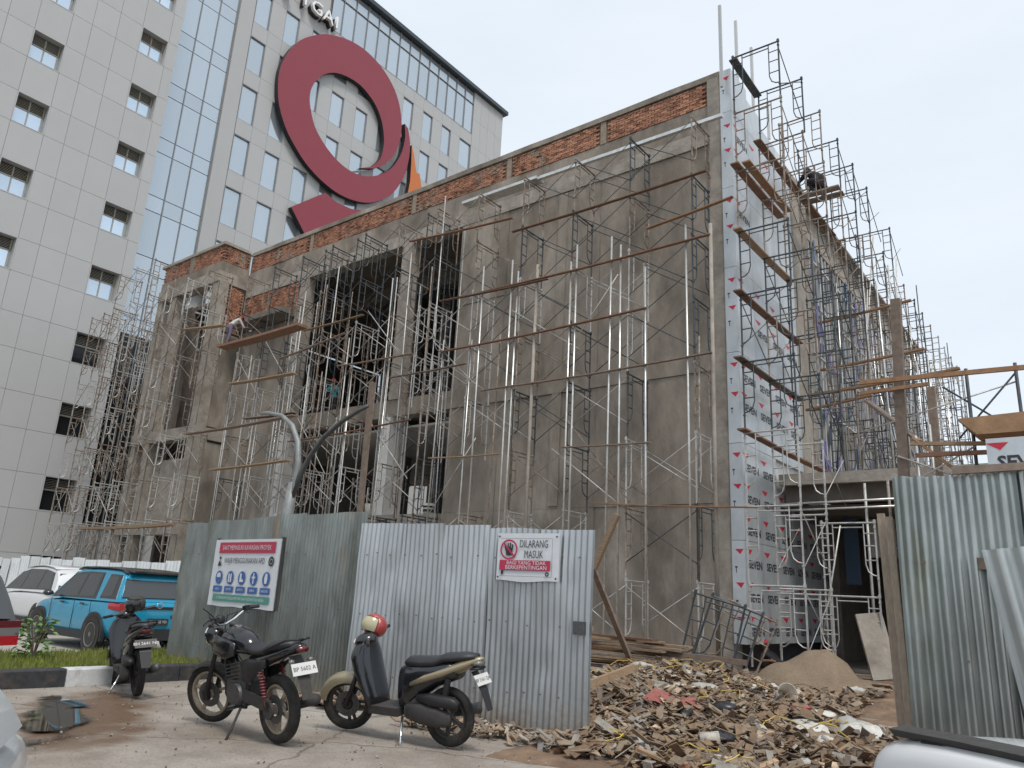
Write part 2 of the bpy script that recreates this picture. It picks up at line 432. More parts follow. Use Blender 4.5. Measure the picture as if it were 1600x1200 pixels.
# ---- lettering meshes (made first, while the scene is still small)
T = {}
for k_, (b_, s_, m_) in {
    'seven': ('SEVEN', 0.27, 'clad_blk'), 'tee': ('T', 0.2, 'clad_blk'),
    'dilarang': ('DILARANG', 0.125, 'sign_blk'), 'masuk': ('MASUK', 0.125, 'sign_blk'),
    'bagi': ('BAGI YANG TIDAK', 0.062, 'sign_w'), 'kep': ('BERKEPENTINGAN', 0.066, 'sign_w'),
    'wajib': ('WAJIB MENGGUNAKAN APD', 0.125, 'sign_blk'), 'head': ('SAAT MEMASUKI KAWASAN PROYEK', 0.105, 'sign_w'),
    'helm': ('HELM', 0.05, 'sign_w'), 'rompi': ('ROMPI', 0.05, 'sign_w'), 'sepatu': ('SEPATU', 0.05, 'sign_w'), 'sabuk': ('SABUK', 0.05, 'sign_w'), 'sarung': ('SARUNG', 0.05, 'sign_w'),
    'foot': ('UTAMAKAN KESELAMATAN DAN KESEHATAN KERJA', 0.06, 'sign_w'),
    'p1': ('BP 5602 A', 0.055, 'plate_blk'), 'p2': ('BP 3161 QA', 0.05, 'plate_blk'), 'p3': ('BH 2641 NL', 0.055, 'plate'), 'p4': ('BH 1142 YD', 0.07, 'plate'),
}.items(): T[k_] = text_mesh(b_, s_, M[m_], bold=0.009 if k_ in ('seven', 'tee') else 0.0)
for c_ in 'LIGA': T['tower_' + c_] = text_mesh(c_, 1.62, [M['white']], depth=0.16)

# ------------------------------------------------------------------ ground
def grid_sheet(xs, ys, zf):
    mb = MB(); nx, ny = len(xs), len(ys)
    vs = [(x, y, zf(x, y)) for y in ys for x in xs]
    fs = [(j * nx + i, j * nx + i + 1, (j + 1) * nx + i + 1, (j + 1) * nx + i) for j in range(ny - 1) for i in range(nx - 1)]
    return mb.add(vs, fs)
def frange(a, b, st):
    n = int(round((b - a) / st)); return [a + (b - a) * i / n for i in range(n + 1)]
def nz2(x, y, s, seed=0.0): return noise.noise(Vector((x * s, y * s, seed)))
xs = [-900, -300, -120, -60, -30] + frange(-20, 4, 0.3) + [10, 30, 90, 300, 900]
ys = [-900, -300, -60, -15, -4] + frange(-1, 14, 0.3) + [20, 40, 90, 300, 900]
g = grid_sheet(xs, ys, lambda x, y: -0.012 + 0.012 * nz2(x, y, 0.9) if (-20 < x < 4 and -1 < y < 14) else -0.012)
tag(g.build('ground', M['ground'], smooth=True), kind='structure')

def patch(name, m, cx, cy, rx, ry, z, seed, rot=0.0, wob=0.35, n=40, kind='structure'):
    mb = MB(); vs = [(cx, cy, z)]
    for k in range(n):
        t = 2 * math.pi * k / n
        q = 1 + wob * noise.noise(Vector((math.cos(t) * 1.3, math.sin(t) * 1.3, seed))) + 0.25 * wob * noise.noise(Vector((math.cos(t) * 5, math.sin(t) * 5, seed)))
        x, y = rx * q * math.cos(t), ry * q * math.sin(t)
        vs.append((cx + x * math.cos(rot) - y * math.sin(rot), cy + x * math.sin(rot) + y * math.cos(rot), z))
    mb.add(vs, [(0, k + 1, (k + 1) % n + 1) for k in range(n)])
    return tag(mb.build(name, m), kind=kind)
M['water'] = mat('puddle_water', (0.06, 0.048, 0.036), 0.03, spec=0.5)
def damp_ground(m):
    """mud-brown damp stain with a ragged outline, laid into the concrete round the puddle"""
    t = m.node_tree; n = t.nodes; L = t.links.new; b = n['Principled BSDF']
    src = b.inputs['Base Color'].links[0].from_socket
    g = n.new('ShaderNodeNewGeometry'); mp = n.new('ShaderNodeMapping'); mp.vector_type = 'TEXTURE'
    mp.inputs['Location'].default_value = (-8.9, 4.25, 0); mp.inputs['Rotation'].default_value = (0, 0, R_(152)); mp.inputs['Scale'].default_value = (2.1, 0.66, 1)
    L(g.outputs['Position'], mp.inputs[0])
    ln = n.new('ShaderNodeVectorMath'); ln.operation = 'LENGTH'; L(mp.outputs[0], ln.inputs[0])
    nz = n.new('ShaderNodeTexNoise'); nz.inputs['Scale'].default_value = 1.6; nz.inputs['Detail'].default_value = 8; L(g.outputs['Position'], nz.inputs['Vector'])
    ad = n.new('ShaderNodeMath'); ad.operation = 'MULTIPLY_ADD'; ad.inputs[1].default_value = 1.5; L(nz.outputs[0], ad.inputs[0]); L(ln.outputs['Value'], ad.inputs[2])
    mr = n.new('ShaderNodeMapRange'); mr.interpolation_type = 'SMOOTHSTEP'; mr.inputs['From Min'].default_value = 1.85; mr.inputs['From Max'].default_value = 1.35; mr.inputs['To Min'].default_value = 0; mr.inputs['To Max'].default_value = 1
    L(ad.outputs[0], mr.inputs['Value'])
    x = n.new('ShaderNodeMix'); x.data_type = 'RGBA'; L(mr.outputs[0], x.inputs['Factor']); L(src, x.inputs['A']); x.inputs['B'].default_value = (0.155, 0.098, 0.062, 1)
    L(x.outputs['Result'], b.inputs['Base Color'])
    r = n.new('ShaderNodeMapRange'); r.inputs['To Min'].default_value = 0.9; r.inputs['To Max'].default_value = 0.42; L(mr.outputs[0], r.inputs['Value']); L(r.outputs[0], b.inputs['Roughness'])
def cracked(m):
    """hairline cracks and grit in the slab"""
    t = m.node_tree; n = t.nodes; L = t.links.new; b = n['Principled BSDF']; src = b.inputs['Base Color'].links[0].from_socket
    g = n.new('ShaderNodeNewGeometry'); nz = n.new('ShaderNodeTexNoise'); nz.inputs['Scale'].default_value = 1.2; nz.inputs['Detail'].default_value = 6; L(g.outputs['Position'], nz.inputs['Vector'])
    ad = n.new('ShaderNodeVectorMath'); ad.operation = 'MULTIPLY_ADD'; ad.inputs[1].default_value = (0.7, 0.7, 0); L(nz.outputs['Color'], ad.inputs[0]); L(g.outputs['Position'], ad.inputs[2])
    v = n.new('ShaderNodeTexVoronoi'); v.feature = 'DISTANCE_TO_EDGE'; v.inputs['Scale'].default_value = 0.42; L(ad.outputs[0], v.inputs['Vector'])
    mr = n.new('ShaderNodeMapRange'); mr.inputs['From Min'].default_value = 0.0; mr.inputs['From Max'].default_value = 0.010; mr.inputs['To Min'].default_value = 0.45; mr.inputs['To Max'].default_value = 1; L(v.outputs['Distance'], mr.inputs['Value'])
    n2 = n.new('ShaderNodeTexNoise'); n2.inputs['Scale'].default_value = 55; n2.inputs['Detail'].default_value = 4; L(g.outputs['Position'], n2.inputs['Vector'])
    m2 = n.new('ShaderNodeMapRange'); m2.inputs['From Min'].default_value = 0.3; m2.inputs['From Max'].default_value = 0.7; m2.inputs['To Min'].default_value = 0.78; m2.inputs['To Max'].default_value = 1.18; L(n2.outputs[0], m2.inputs['Value'])
    mu = n.new('ShaderNodeMath'); mu.operation = 'MULTIPLY'; L(mr.outputs[0], mu.inputs[0]); L(m2.outputs[0], mu.inputs[1])
    h = n.new('ShaderNodeHueSaturation'); L(src, h.inputs['Color']); L(mu.outputs[0], h.inputs['Value']); L(h.outputs[0], b.inputs['Base Color'])
cracked(M['ground'])
damp_ground(M['ground'])
def puddle_sheet():
    m = M['water']; t = m.node_tree; n = t.nodes; L = t.links.new; b = n['Principled BSDF']
    g = n.new('ShaderNodeNewGeometry'); mp = n.new('ShaderNodeMapping'); mp.vector_type = 'TEXTURE'
    mp.inputs['Location'].default_value = (-8.75, 3.84, 0); mp.inputs['Rotation'].default_value = (0, 0, R_(156)); mp.inputs['Scale'].default_value = (1.75, 0.40, 1)
    L(g.outputs['Position'], mp.inputs[0]); ln = n.new('ShaderNodeVectorMath'); ln.operation = 'LENGTH'; L(mp.outputs[0], ln.inputs[0])
    nz = n.new('ShaderNodeTexNoise'); nz.inputs['Scale'].default_value = 2.2; nz.inputs['Detail'].default_value = 5; L(g.outputs['Position'], nz.inputs['Vector'])
    ad = n.new('ShaderNodeMath'); ad.operation = 'MULTIPLY_ADD'; ad.inputs[1].default_value = 1.9; L(nz.outputs[0], ad.inputs[0]); L(ln.outputs['Value'], ad.inputs[2])
    mr = n.new('ShaderNodeMapRange'); mr.interpolation_type = 'SMOOTHSTEP'; mr.inputs['From Min'].default_value = 1.78; mr.inputs['From Max'].default_value = 1.46; mr.inputs['To Min'].default_value = 0; mr.inputs['To Max'].default_value = 1; L(ad.outputs[0], mr.inputs['Value'])
    L(mr.outputs[0], b.inputs['Alpha'])
puddle_sheet()
patch('puddle', M['water'], -8.75, 3.84, 1.9, 0.62, 0.012, 4.1, rot=R_(156), wob=0.1, n=48)
# kerb, lawn, parking bay behind it
lot = MB().bx(-60, -14.35, 3.0, 16.5, -0.02, 0.012); tag(lot.build('parking_lot', M['lot']), kind='structure')
lawn = grid_sheet(frange(-14.35, -11.42, 0.15), frange(-8, 8.2, 0.15), lambda x, y: 0.13 + 0.03 * nz2(x, y, 1.7))
tag(lawn.build('lawn', M['soil'], smooth=True), kind='structure')
kb = tag(empty('kerb', (-11.3, 0, 0)), kind='structure')
y_ = 7.05; k_ = 0
while y_ > -6:
    L_ = [0.0, 0.98, 0.62, 1.0, 0.62, 1.0, 0.62][k_] if k_ < 7 else 0.8
    if k_ == 0: L_ = 0.5
    y0_ = y_ - L_
    mb = MB(); h_ = 0.21
    sec = [(-0.13, -0.05), (0.10, -0.05), (0.085, h_ - 0.02), (0.06, h_), (-0.13, h_)]
    mb.loft([[(a, y0_ + 0.006, b) for a, b in sec], [(a, y_ - 0.006, b) for a, b in sec]])
    mb.build('kerb_block', M['kerb_b' if k_ % 2 == 1 or k_ == 0 else 'kerb_w'], kb)
    y_ = y0_; k_ += 1
# short turf: blades as one mass
gm = MB()
for i in range(15000):
    x = -14.3 + 2.85 * rnd.random(); y = 0.5 + 7.5 * rnd.random()
    h = 0.05 + 0.07 * rnd.random(); a = rnd.random() * 6.28; wd = 0.008 + 0.006 * rnd.random()
    z = 0.13 + 0.03 * nz2(x, y, 1.7); lx, ly = (rnd.random() - .5) * 0.07, (rnd.random() - .5) * 0.07
    gm.add([(x - wd * math.cos(a), y - wd * math.sin(a), z), (x + wd * math.cos(a), y + wd * math.sin(a), z), (x + lx, y + ly, z + h)], [(0, 1, 2)])
go = gm.build('grass', M['grass']); tag(go, 'short yellow green grass behind the black and white kerb', 'grass', kind='stuff')

# ------------------------------------------------------------------ office tower
tw = thing('office_tower', 'tall grey panelled office tower with blue glass behind the building site', 'building', (-44, 18.75, 0))
OX, OY = -44.0, 18.75
def tpiece(name, m, x0, x1, y0, y1, z0, z1, par=None):
    if par is None: return piece(name, M[m], x0 - OX, x1 - OX, y0 - OY, y1 - OY, z0, z1, tw)
    return piece(name, M[m], x0, x1, y0, y1, z0, z1, par)
# cores behind the skins
MB().bx(-62 - OX, -44.6 - OX, -14 - OY, 18.72 - OY, 0, 62).build('wall', M['tower_joint'], tw)
MB().bx(-64 - OX, -46.5 - OX, 18.74 - OY, 53.78 - OY, 0, 51.0).build('wall', M['tower_joint'], tw)
FL = 4.035
ycols = [18.70, 18.08, 16.38, 15.02, 13.66, 12.60, 10.94, 9.60, 8.25, 6.90, 5.54, 4.2]
wincol = {1: True, 5: True}
GP = 0.008
def block_window(y0, y1, z0, z1):
    w_ = empty('window', ((-44.0) - OX, (y0 + y1) / 2 - OY, z0), parent=tw)
    W, H = (y1 - y0) / 2, z1 - z0
    fr = MB()
    fr.bx(-0.52, 0.012, -W, -W + 0.05, 0, H); fr.bx(-0.52, 0.012, W - 0.05, W, 0, H)
    fr.bx(-0.52, 0.012, -W + .05, W - .05, 0, 0.05); fr.bx(-0.52, 0.012, -W + .05, W - .05, H - 0.05, H)
    fr.build('reveal', M['tower'], w_)
    f2 = MB(); zl = H * 0.62
    for yy in (-W + 0.08, -0.02 + 0.0, W - 0.12): f2.bx(-0.47, -0.40, yy - 0.03, yy + 0.03, 0.05, H - 0.05)
    f2.bx(-0.47, -0.40, -W + .05, W - .05, zl - 0.03, zl + 0.03); f2.bx(-0.47, -0.40, -W + .05, W - .05, 0.05, 0.1)
    f2.build('frame', M['louvre'], w_)
    for a, b in ((-W + 0.05, -0.03), (-0.03, W - 0.05)):
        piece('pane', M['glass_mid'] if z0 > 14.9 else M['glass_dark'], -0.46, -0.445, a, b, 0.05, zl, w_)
    lv = MB(); zz = zl + 0.05
    while zz < H - 0.08:
        lv.beam((-0.43, -W + 0.06, zz), (-0.43, W - 0.06, zz), 0.05, 0.022, up=(0.5, 0, 1)); zz += 0.085
    lo = lv.build('louvre', M['louvre'], w_); lo['kind'] = 'stuff'
    piece('louvre_backing', M['glass_dark'], -0.49, -0.475, -W + .05, W - .05, zl, H - .05, w_)
for r in range(-2, 9):
    zt = 34.65 - FL * r
    for (za, zb, iswin) in ((zt - 1.85, zt, True), (zt - FL, zt - 1.85, False)):
        if zb < 1.0: continue
        za = max(za, 0.0)
        for c in range(len(ycols) - 1):
            yb, ya = ycols[c], ycols[c + 1]
            if iswin and c in wincol:
                block_window(ya, yb, za, zb)
            else:
                tpiece('panel', 'tower', -44.10, -44.0, ya + GP, yb - GP, za + GP, zb - GP)
tpiece('panel', 'tower', -44.6, -44.02, 4.2 - 16, 4.18, 0, 51)        # blind run outside the picture
# recessed glazed strip
sm_ = [18.80, 19.42, 20.72, 22.02, 23.32]
for i in range(4):
    for r in range(-1, 9):
        zt = 41.9 - 4.17 * r
        for (za, zb) in ((zt - 1.08, zt), (zt - 4.17, zt - 1.08)):
            za2 = max(za, 0.2)
            if zb < 0.4: continue
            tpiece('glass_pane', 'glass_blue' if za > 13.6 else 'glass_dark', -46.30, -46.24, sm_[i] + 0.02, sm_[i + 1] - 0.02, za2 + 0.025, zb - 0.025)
mb = MB()
for yy in sm_[1:]: mb.bx(-46.3 - OX, -46.17 - OX, yy - 0.028 - OY, yy + 0.028 - OY, 0, 46.1)
mb.build('mullion', M['tower_frame'], tw)['kind'] = 'stuff'
tpiece('panel', 'tower', -46.3, -46.0, 23.36, 24.48, 20.0, 50.95)
# staggered field of tall windows
wy0, wst = 24.52, 2.548
def face_window(y0, y1, z0, z1):
    w_ = empty('window', (-46.0 - OX, (y0 + y1) / 2 - OY, z0), parent=tw); W, H = (y1 - y0) / 2, z1 - z0
    piece('pane', M['glass_blue'], -0.16, -0.13, -W, W, 0, H, w_)
    fr = MB()
    for s_ in (-1, 1): fr.bx(-0.15, -0.02, min(s_ * W, s_ * (W - .05)), max(s_ * W, s_ * (W - .05)), 0, H)
    fr.bx(-0.15, -0.02, -W + .05, W - .05, 0, 0.05); fr.bx(-0.15, -0.02, -W + .05, W - .05, H - .05, H)
    fr.build('frame', M['tower_frame'], w_)
edges = []
for i in range(10): edges += [wy0 + wst * i, wy0 + wst * i + 1.30]
edges = edges[:-1] + [49.15]
def fieldz(za, zb, row_win, ylim=(0, 99)):
    for i in range(len(edges) - 1):
        ya, yb = edges[i], edges[i + 1]
        if ya < ylim[0] or yb > ylim[1]: continue
        if row_win and i % 2 == 0: face_window(ya, yb, za, zb)
        else: tpiece('panel', 'tower', -46.22, -46.0, ya + GP, yb - GP, za + GP, zb - GP)
for r in range(0, 7):
    zt = 44.82 - 4.165 * r
    if r == 0: fieldz(zt, 46.08, False)
    fieldz(zt - 2.9, zt, True)
    if zt - 4.165 > 19: fieldz(zt - 4.165, zt - 2.9, False)
fieldz(46.1, 51.0, False, (0, 31.4))
tpiece('panel', 'tower', -46.4, -46.02, 23.4, 49.15, 0, 15.6)
# curtain wall under the parapet
yy = 31.35 - 0.02
cw = [31.0 + 1.296 * i for i in range(15)]
for i in range(14):
    for za, zb in ((46.12, 49.55), (49.55, 50.95)):
        tpiece('glass_pane', 'glass_blue', -46.16, -46.08, max(cw[i], 31.2) + 0.02, cw[i + 1] - 0.02, za + 0.02, zb - 0.02)
mb = MB()
for y in cw[1:]: mb.bx(-46.15 - OX, -45.97 - OX, y - 0.022 - OY, y + 0.022 - OY, 46.1, 50.97)
for z in (46.1, 49.55): mb.bx(-46.15 - OX, -45.985 - OX, 31.2 - OY, 49.15 - OY, z - 0.025, z + 0.025)
mb.build('mullion', M['tower_frame'], tw)['kind'] = 'stuff'
for i in range(4):
    for z in frange(20.0, 51.0, 3.1)[:-1]:
        tpiece('panel', 'tower', -46.2, -45.99, 49.17 + 1.155 * i + GP, 49.17 + 1.155 * (i + 1) - GP, z + GP, z + 3.1 - GP)
tpiece('roof_edge', 'cap', -64.2, -45.55, 18.5, 54.15, 51.02, 51.42)
# emblem and lettering fixed to the tower front
LX = -45.5
LOGO = [(30.16, 44.48), (31.16, 45.08), (32.66, 45.71), (34.27, 45.96), (35.76, 45.77), (37.1, 45.22), (38.25, 44.3), (38.96, 43.2), (39.39, 41.91), (39.52, 40.46), (39.3, 39.05), (38.82, 37.84), (37.96, 36.66), (36.87, 35.68), (35.43, 34.97), (36.41, 35.58), (37.04, 36.21), (37.54, 37.05), (37.71, 38.19), (37.63, 39.19), (37.22, 40.44), (36.46, 41.47), (35.53, 42.07), (34.53, 42.4), (33.36, 42.39), (32.05, 42.02), (31.06, 41.32), (30.35, 40.36), (29.92, 39.3), (29.86, 38.29), (30.14, 37.29), (30.65, 36.24), (31.38, 35.5), (32.33, 34.86), (33.48, 34.41), (34.73, 34.28), (36.07, 34.56), (37.4, 35.3), (38.51, 36.32), (39.25, 37.43), (39.84, 38.92), (40.03, 40.54), (39.83, 41.73), (40.23, 41.52), (40.66, 40.23), (40.73, 38.75), (40.46, 37.11), (39.87, 35.55), (39.03, 34.2), (37.93, 33.17), (36.83, 32.45), (35.73, 32.03), (34.41, 31.79), (33.1, 31.82), (31.57, 32.19), (30.25, 32.81), (29.12, 33.69), (28.19, 34.65), (27.4, 36.03), (27.03, 37.49), (26.94, 38.93), (27.21, 40.26), (27.77, 41.71), (28.68, 43.08)]
FOOT = [(29.61, 28.69), (32.43, 31.25), (33.65, 30.95), (35.18, 31.09), (36.93, 31.71), (38.48, 32.73), (37.87, 29.97), (34.64, 27.09), (31.01, 27.19)]
ORNG = [(40.89, 40.14), (41.24, 39.45), (41.77, 37.78), (42.19, 37.88), (42.57, 36.56), (42.86, 35.08), (40.83, 34.13), (40.99, 35.36), (41.11, 36.58), (41.04, 38.48)]
def smooth_poly(P, sharp=()):
    o = []
    n = len(P)
    for i in range(n):
        p0, p1, p2, p3 = (Vector(P[(i + d) % n]) for d in (-1, 0, 1, 2))
        o.append(p1)
        if i in sharp or (i + 1) % n in sharp: continue
        for t in (1 / 3, 2 / 3):
            o.append(0.5 * ((2 * p1) + (p2 - p0) * t + (2 * p0 - 5 * p1 + 4 * p2 - p3) * t * t + (3 * p1 - p0 - 3 * p2 + p3) * t ** 3))
    return [tuple(p) for p in o]
lg = thing('tower_emblem', 'huge red swirl emblem with orange wedge on the tower front', 'emblem', (LX, 34, 27))
for nm, P, m_, sh in (('swirl', LOGO, 'logo_red', (14, 42)), ('foot_piece', FOOT, 'logo_red', tuple(range(9))), ('flame_piece', ORNG, 'logo_orange', tuple(range(10)))):
    mb = MB(); q = smooth_poly(P, sh) if nm == 'swirl' else P
    mb.prism(q, lambda p: (0, p[0] - 34, p[1] - 27), lambda p: (-0.42, p[0] - 34, p[1] - 27))
    mb.m[:] = [0, 1] + [1] * (len(mb.m) - 2)
    mb.build(nm, [M[m_], M['logo_side']], lg)
lt = thing('tower_lettering', 'white block letters reading LIGAI under the tower roof', 'lettering', (LX - 0.25, 26, 45.86))
M['letter_side'] = M['logo_side']
for c, y in (('L', 26.7), ('I', 28.22), ('G', 29.36), ('A', 30.5), ('I', 31.36)):
    link('letter', T['tower_' + c], lt, (0.2, y - 26, 0), (R_(90), 0, R_(90)))
    link('letter_back', T['tower_' + c], lt, (-0.08, y - 26 - 0.05, -0.1), (R_(90), 0, R_(90)))
    lt.children[-1].material_slots[0].link = 'OBJECT'; lt.children[-1].material_slots[0].material = M['logo_side']

# ------------------------------------------------------------------ the unfinished building
bd = thing('unfinished_building', 'unfinished concrete building with brick parapet and open window bays', 'building', (-7.6, 18.6, 0))
BX, BY = -7.6, 18.6
def bp(name, m, x0, x1, y0, y1, z0, z1): return piece(name, M[m], x0 - BX, x1 - BX, y0 - BY, y1 - BY, z0, z1, bd)
def rough_slab(name, m, x0, x1, y0, y1, z0, z1, sub=1.2, amp=0.012, seed=0):
    """a cast piece whose front face is slightly uneven"""
    nx, nz_ = max(1, int((x1 - x0) / sub)), max(1, int((z1 - z0) / sub)); mb = MB(); vs = []; fs = []
    for j in range(nz_ + 1):
        for i in range(nx + 1):
            x = x0 + (x1 - x0) * i / nx; z = z0 + (z1 - z0) * j / nz_
            vs.append((x - BX, y0 - BY + amp * noise.noise(Vector((x * .8, z * .8, seed))), z))
    for j in range(nz_):
        for i in range(nx): fs.append((j * (nx + 1) + i, j * (nx + 1) + i + 1, (j + 1) * (nx + 1) + i + 1, (j + 1) * (nx + 1) + i))
    mb.add(vs, fs)
    mb.bx(x0 - BX, x1 - BX, y0 - BY + amp + 0.004, y1 - BY, z0, z1)
    return mb.build(name, M[m], bd)
# big blind wall: pours one above the other with a shallow joint between
lifts = [(0.0, 4.02), (4.02, 7.55), (8.2, 11.3), (11.3, 14.45)]
cuts = [-17.5, -15.3, -11.6, -7.95]
for j, (za, zb) in enumerate(lifts):
    for i in range(3):
        rough_slab('wall', 'concrete', cuts[i] + 0.004, cuts[i + 1] - 0.004, 18.6 + 0.012 * ((i + j) % 3), 19.0, za + 0.004, zb - 0.004, 0.6, 0.014, i * 7 + j)
rough_slab('beam', 'concrete', -26.94, -7.95, 18.565, 19.0, 7.555, 8.195, 0.8, 0.02, 3)
rough_slab('beam', 'concrete_lt', -31.2, -7.95, 18.575, 19.0, 14.46, 14.95, 0.8, 0.02, 4)
rough_slab('wall', 'concrete', -31.2, -7.95, 18.6, 18.9, 14.955, 15.77, 0.6, 0.04, 5)
# corner column and facade columns
rough_slab('column', 'concrete_lt', -7.94, -7.55, 18.55, 19.05, 0, 16.62, 0.5, 0.02, 6)
rough_slab('column', 'concrete', -13.2, -12.85, 18.57, 18.64, 4.1, 14.4, 0.5, 0.02, 8)
for xa, xb, za, zb in ((-20.5, -20.0, 8.2, 14.45), (-26.9, -26.4, 8.2, 14.45), (-20.7, -20.25, 3.9, 7.55), (-26.9, -26.35, 3.9, 7.55), (-17.49, -17.15, 8.2, 14.45)):
    if xa == -17.49: continue
    rough_slab('column', 'concrete_lt' if za > 5 else 'plaster', xa, xb, 18.5, 18.95 if za > 5 else 19.3, za, zb, 0.5, 0.03, xa)
bp('sill', 'concrete_lt', -26.3, -17.5, 18.35, 18.95, 3.55, 3.98)
bp('plinth_wall', 'concrete', -26.3, -17.5, 18.55, 18.9, 0.0, 3.54)
# left blind wall with brick infill above
for j, (za, zb) in enumerate(((0.0, 3.95), (3.95, 8.1), (8.1, 12.7))):
    rough_slab('wall', 'concrete', -31.29, -26.95, 18.6 + 0.01 * j, 19.0, za + 0.004, zb - 0.004, 0.7, 0.03, 20 + j)
bp('ledge', 'concrete_dk', -31.0, -26.9, 17.75, 18.59, 12.72, 12.95)
# interior: slabs, back wall with holes, cross wall, ceiling
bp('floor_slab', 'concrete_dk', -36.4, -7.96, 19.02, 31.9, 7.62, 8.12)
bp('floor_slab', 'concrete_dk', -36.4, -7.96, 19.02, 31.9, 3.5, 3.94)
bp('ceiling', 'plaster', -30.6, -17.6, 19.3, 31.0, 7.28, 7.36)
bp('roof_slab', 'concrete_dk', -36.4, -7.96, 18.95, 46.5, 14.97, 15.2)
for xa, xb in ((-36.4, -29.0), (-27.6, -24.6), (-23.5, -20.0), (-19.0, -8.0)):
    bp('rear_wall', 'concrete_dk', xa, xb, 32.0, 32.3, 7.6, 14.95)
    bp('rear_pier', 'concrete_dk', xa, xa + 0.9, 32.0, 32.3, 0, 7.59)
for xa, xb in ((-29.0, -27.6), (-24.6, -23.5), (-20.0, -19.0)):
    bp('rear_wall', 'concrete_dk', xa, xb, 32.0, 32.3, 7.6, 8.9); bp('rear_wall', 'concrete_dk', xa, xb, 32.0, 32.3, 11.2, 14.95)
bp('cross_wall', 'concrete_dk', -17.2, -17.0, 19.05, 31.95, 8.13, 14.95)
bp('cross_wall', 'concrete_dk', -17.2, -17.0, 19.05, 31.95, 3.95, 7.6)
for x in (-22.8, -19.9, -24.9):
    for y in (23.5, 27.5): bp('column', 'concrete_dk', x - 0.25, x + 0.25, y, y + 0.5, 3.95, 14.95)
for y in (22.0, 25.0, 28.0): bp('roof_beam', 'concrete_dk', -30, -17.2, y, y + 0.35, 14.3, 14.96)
# plastered band, little posts and capping of the parapet
rough_slab('parapet_cap', 'concrete', -31.15, -7.56, 18.55, 18.86, 16.60, 16.79, 0.4, 0.03, 41)
for x in (-7.8, -11.55, -15.45, -20.2, -26.6): bp('parapet_post', 'mortar', x - 0.10, x + 0.10, 18.59, 18.86, 15.775, 16.59)
bp('parapet_core', 'mortar', -31.28, -7.97, 18.66, 18.84, 15.78, 16.59)
# bricks: the three hundred largest one by one, the rest as one mass
def brickwork(x0, x1, yf, z0, z1, n_single, axis='x', skip=()):
    singles = []; rest = MB(); course = 0.0765; z = z0; r = 0
    allb = []
    while z + 0.06 < z1:
        x = x1 - (0.105 if r % 2 else 0.0)
        while x - 0.2 > x0:
            if not any(abs(x - 0.1 - q) < 0.21 for q in skip) and rnd.random() > 0.012:
                allb.append((x - 0.2, x - 0.008, z, z + 0.064, rnd.uniform(-0.012, 0.012)))
            x -= 0.212
        z += course; r += 1
    allb.sort(key=lambda b: -b[0])
    for i, (a, b, za, zb, d) in enumerate(allb):
        if i < n_single:
            if axis == 'x': bp('brick', 'brick', a, b, yf + d, yf + 0.085, za, zb)
            else: bp('brick', 'brick', yf - 0.085, yf + d, -b, -a, za, zb)
        else:
            if axis == 'x': rest.bx(a - BX, b - BX, yf + d - BY, yf + 0.085 - BY, za, zb)
            else: rest.bx(yf - 0.085 - BX, yf + d - BX, -b - BY, -a - BY, za, zb)
    if rest.v: rest.build('brickwork', M['brick_far'], bd)['kind'] = 'stuff'
brickwork(-31.2, -8.0, 18.59, 15.79, 16.595, 240, skip=(-7.8, -11.55, -15.45, -20.2, -26.6))
bp('brick_backing', 'mortar', -31.25, -27.0, 18.66, 18.9, 12.96, 14.45)
brickwork(-31.2, -27.0, 18.59, 12.96, 14.45, 60)
# projecting bay on the left
bay_y = 17.14
for xa, xb, ya, yb in ((-36.75, -36.3, 17.14, 17.6), (-35.45, -34.95, 17.14, 17.65), (-31.75, -31.22, 17.14, 17.66)):
    rough_slab('column', 'concrete_lt', xa, xb, ya, yb, 0, 14.85, 0.5, 0.03, xa)
for za, zb, m_ in ((14.86, 15.40, 'concrete_lt'), (7.5, 8.02, 'concrete_lt'), (3.3, 3.75, 'concrete_lt')):
    bp('beam', m_, -36.75, -31.23, 17.10, 17.60, za, zb)
    bp('beam', m_, -31.70, -31.21, 17.61, 18.6, za, zb)
bp('parapet_core', 'mortar', -36.7, -31.3, 17.24, 17.42, 15.41, 16.70)
bp('parapet_core', 'mortar', -31.5, -31.3, 17.43, 18.6, 15.41, 16.70)
bp('parapet_cap', 'concrete_lt', -36.85, -31.15, 17.08, 17.48, 16.705, 16.84)
bp('parapet_cap', 'concrete_lt', -31.56, -31.16, 17.485, 18.5, 16.705, 16.84)
brickwork(-36.7, -31.25, 17.16, 15.9, 16.69, 0, skip=(-34.0,))
bp('plaster_band', 'concrete', -36.7, -31.25, 17.15, 17.24, 15.41, 15.88)
bp('parapet_post', 'concrete', -34.2, -33.8, 17.14, 17.24, 15.88, 16.7)
brickwork(-18.6, -17.25, -31.22, 15.9, 16.69, 0, axis='y')
bp('plaster_band', 'concrete', -31.3, -31.23, 17.2, 18.58, 15.41, 15.88)
bp('side_wall', 'mortar', -31.55, -31.36, 17.67, 18.59, 12.6, 14.85)
brickwork(-18.6, -17.66, -31.27, 12.6, 14.85, 0, axis='y')
for za, zb in ((8.1, 12.5), (3.8, 7.4)): bp('side_wall', 'concrete', -31.5, -31.3, 17.67, 18.59, za, zb)
bp('bay_floor', 'concrete_dk', -36.4, -31.8, 17.62, 19.0, 7.6, 8.0)
bp('infill_wall', 'concrete_lt', -34.9, -31.8, 17.5, 17.6, 3.76, 6.7)
bp('infill_wall', 'concrete_dk', -36.3, -35.5, 18.3, 18.5, 3.76, 14.8)
bp('end_wall', 'concrete_dk', -36.7, -36.45, 19.0, 31.9, 0, 14.9)

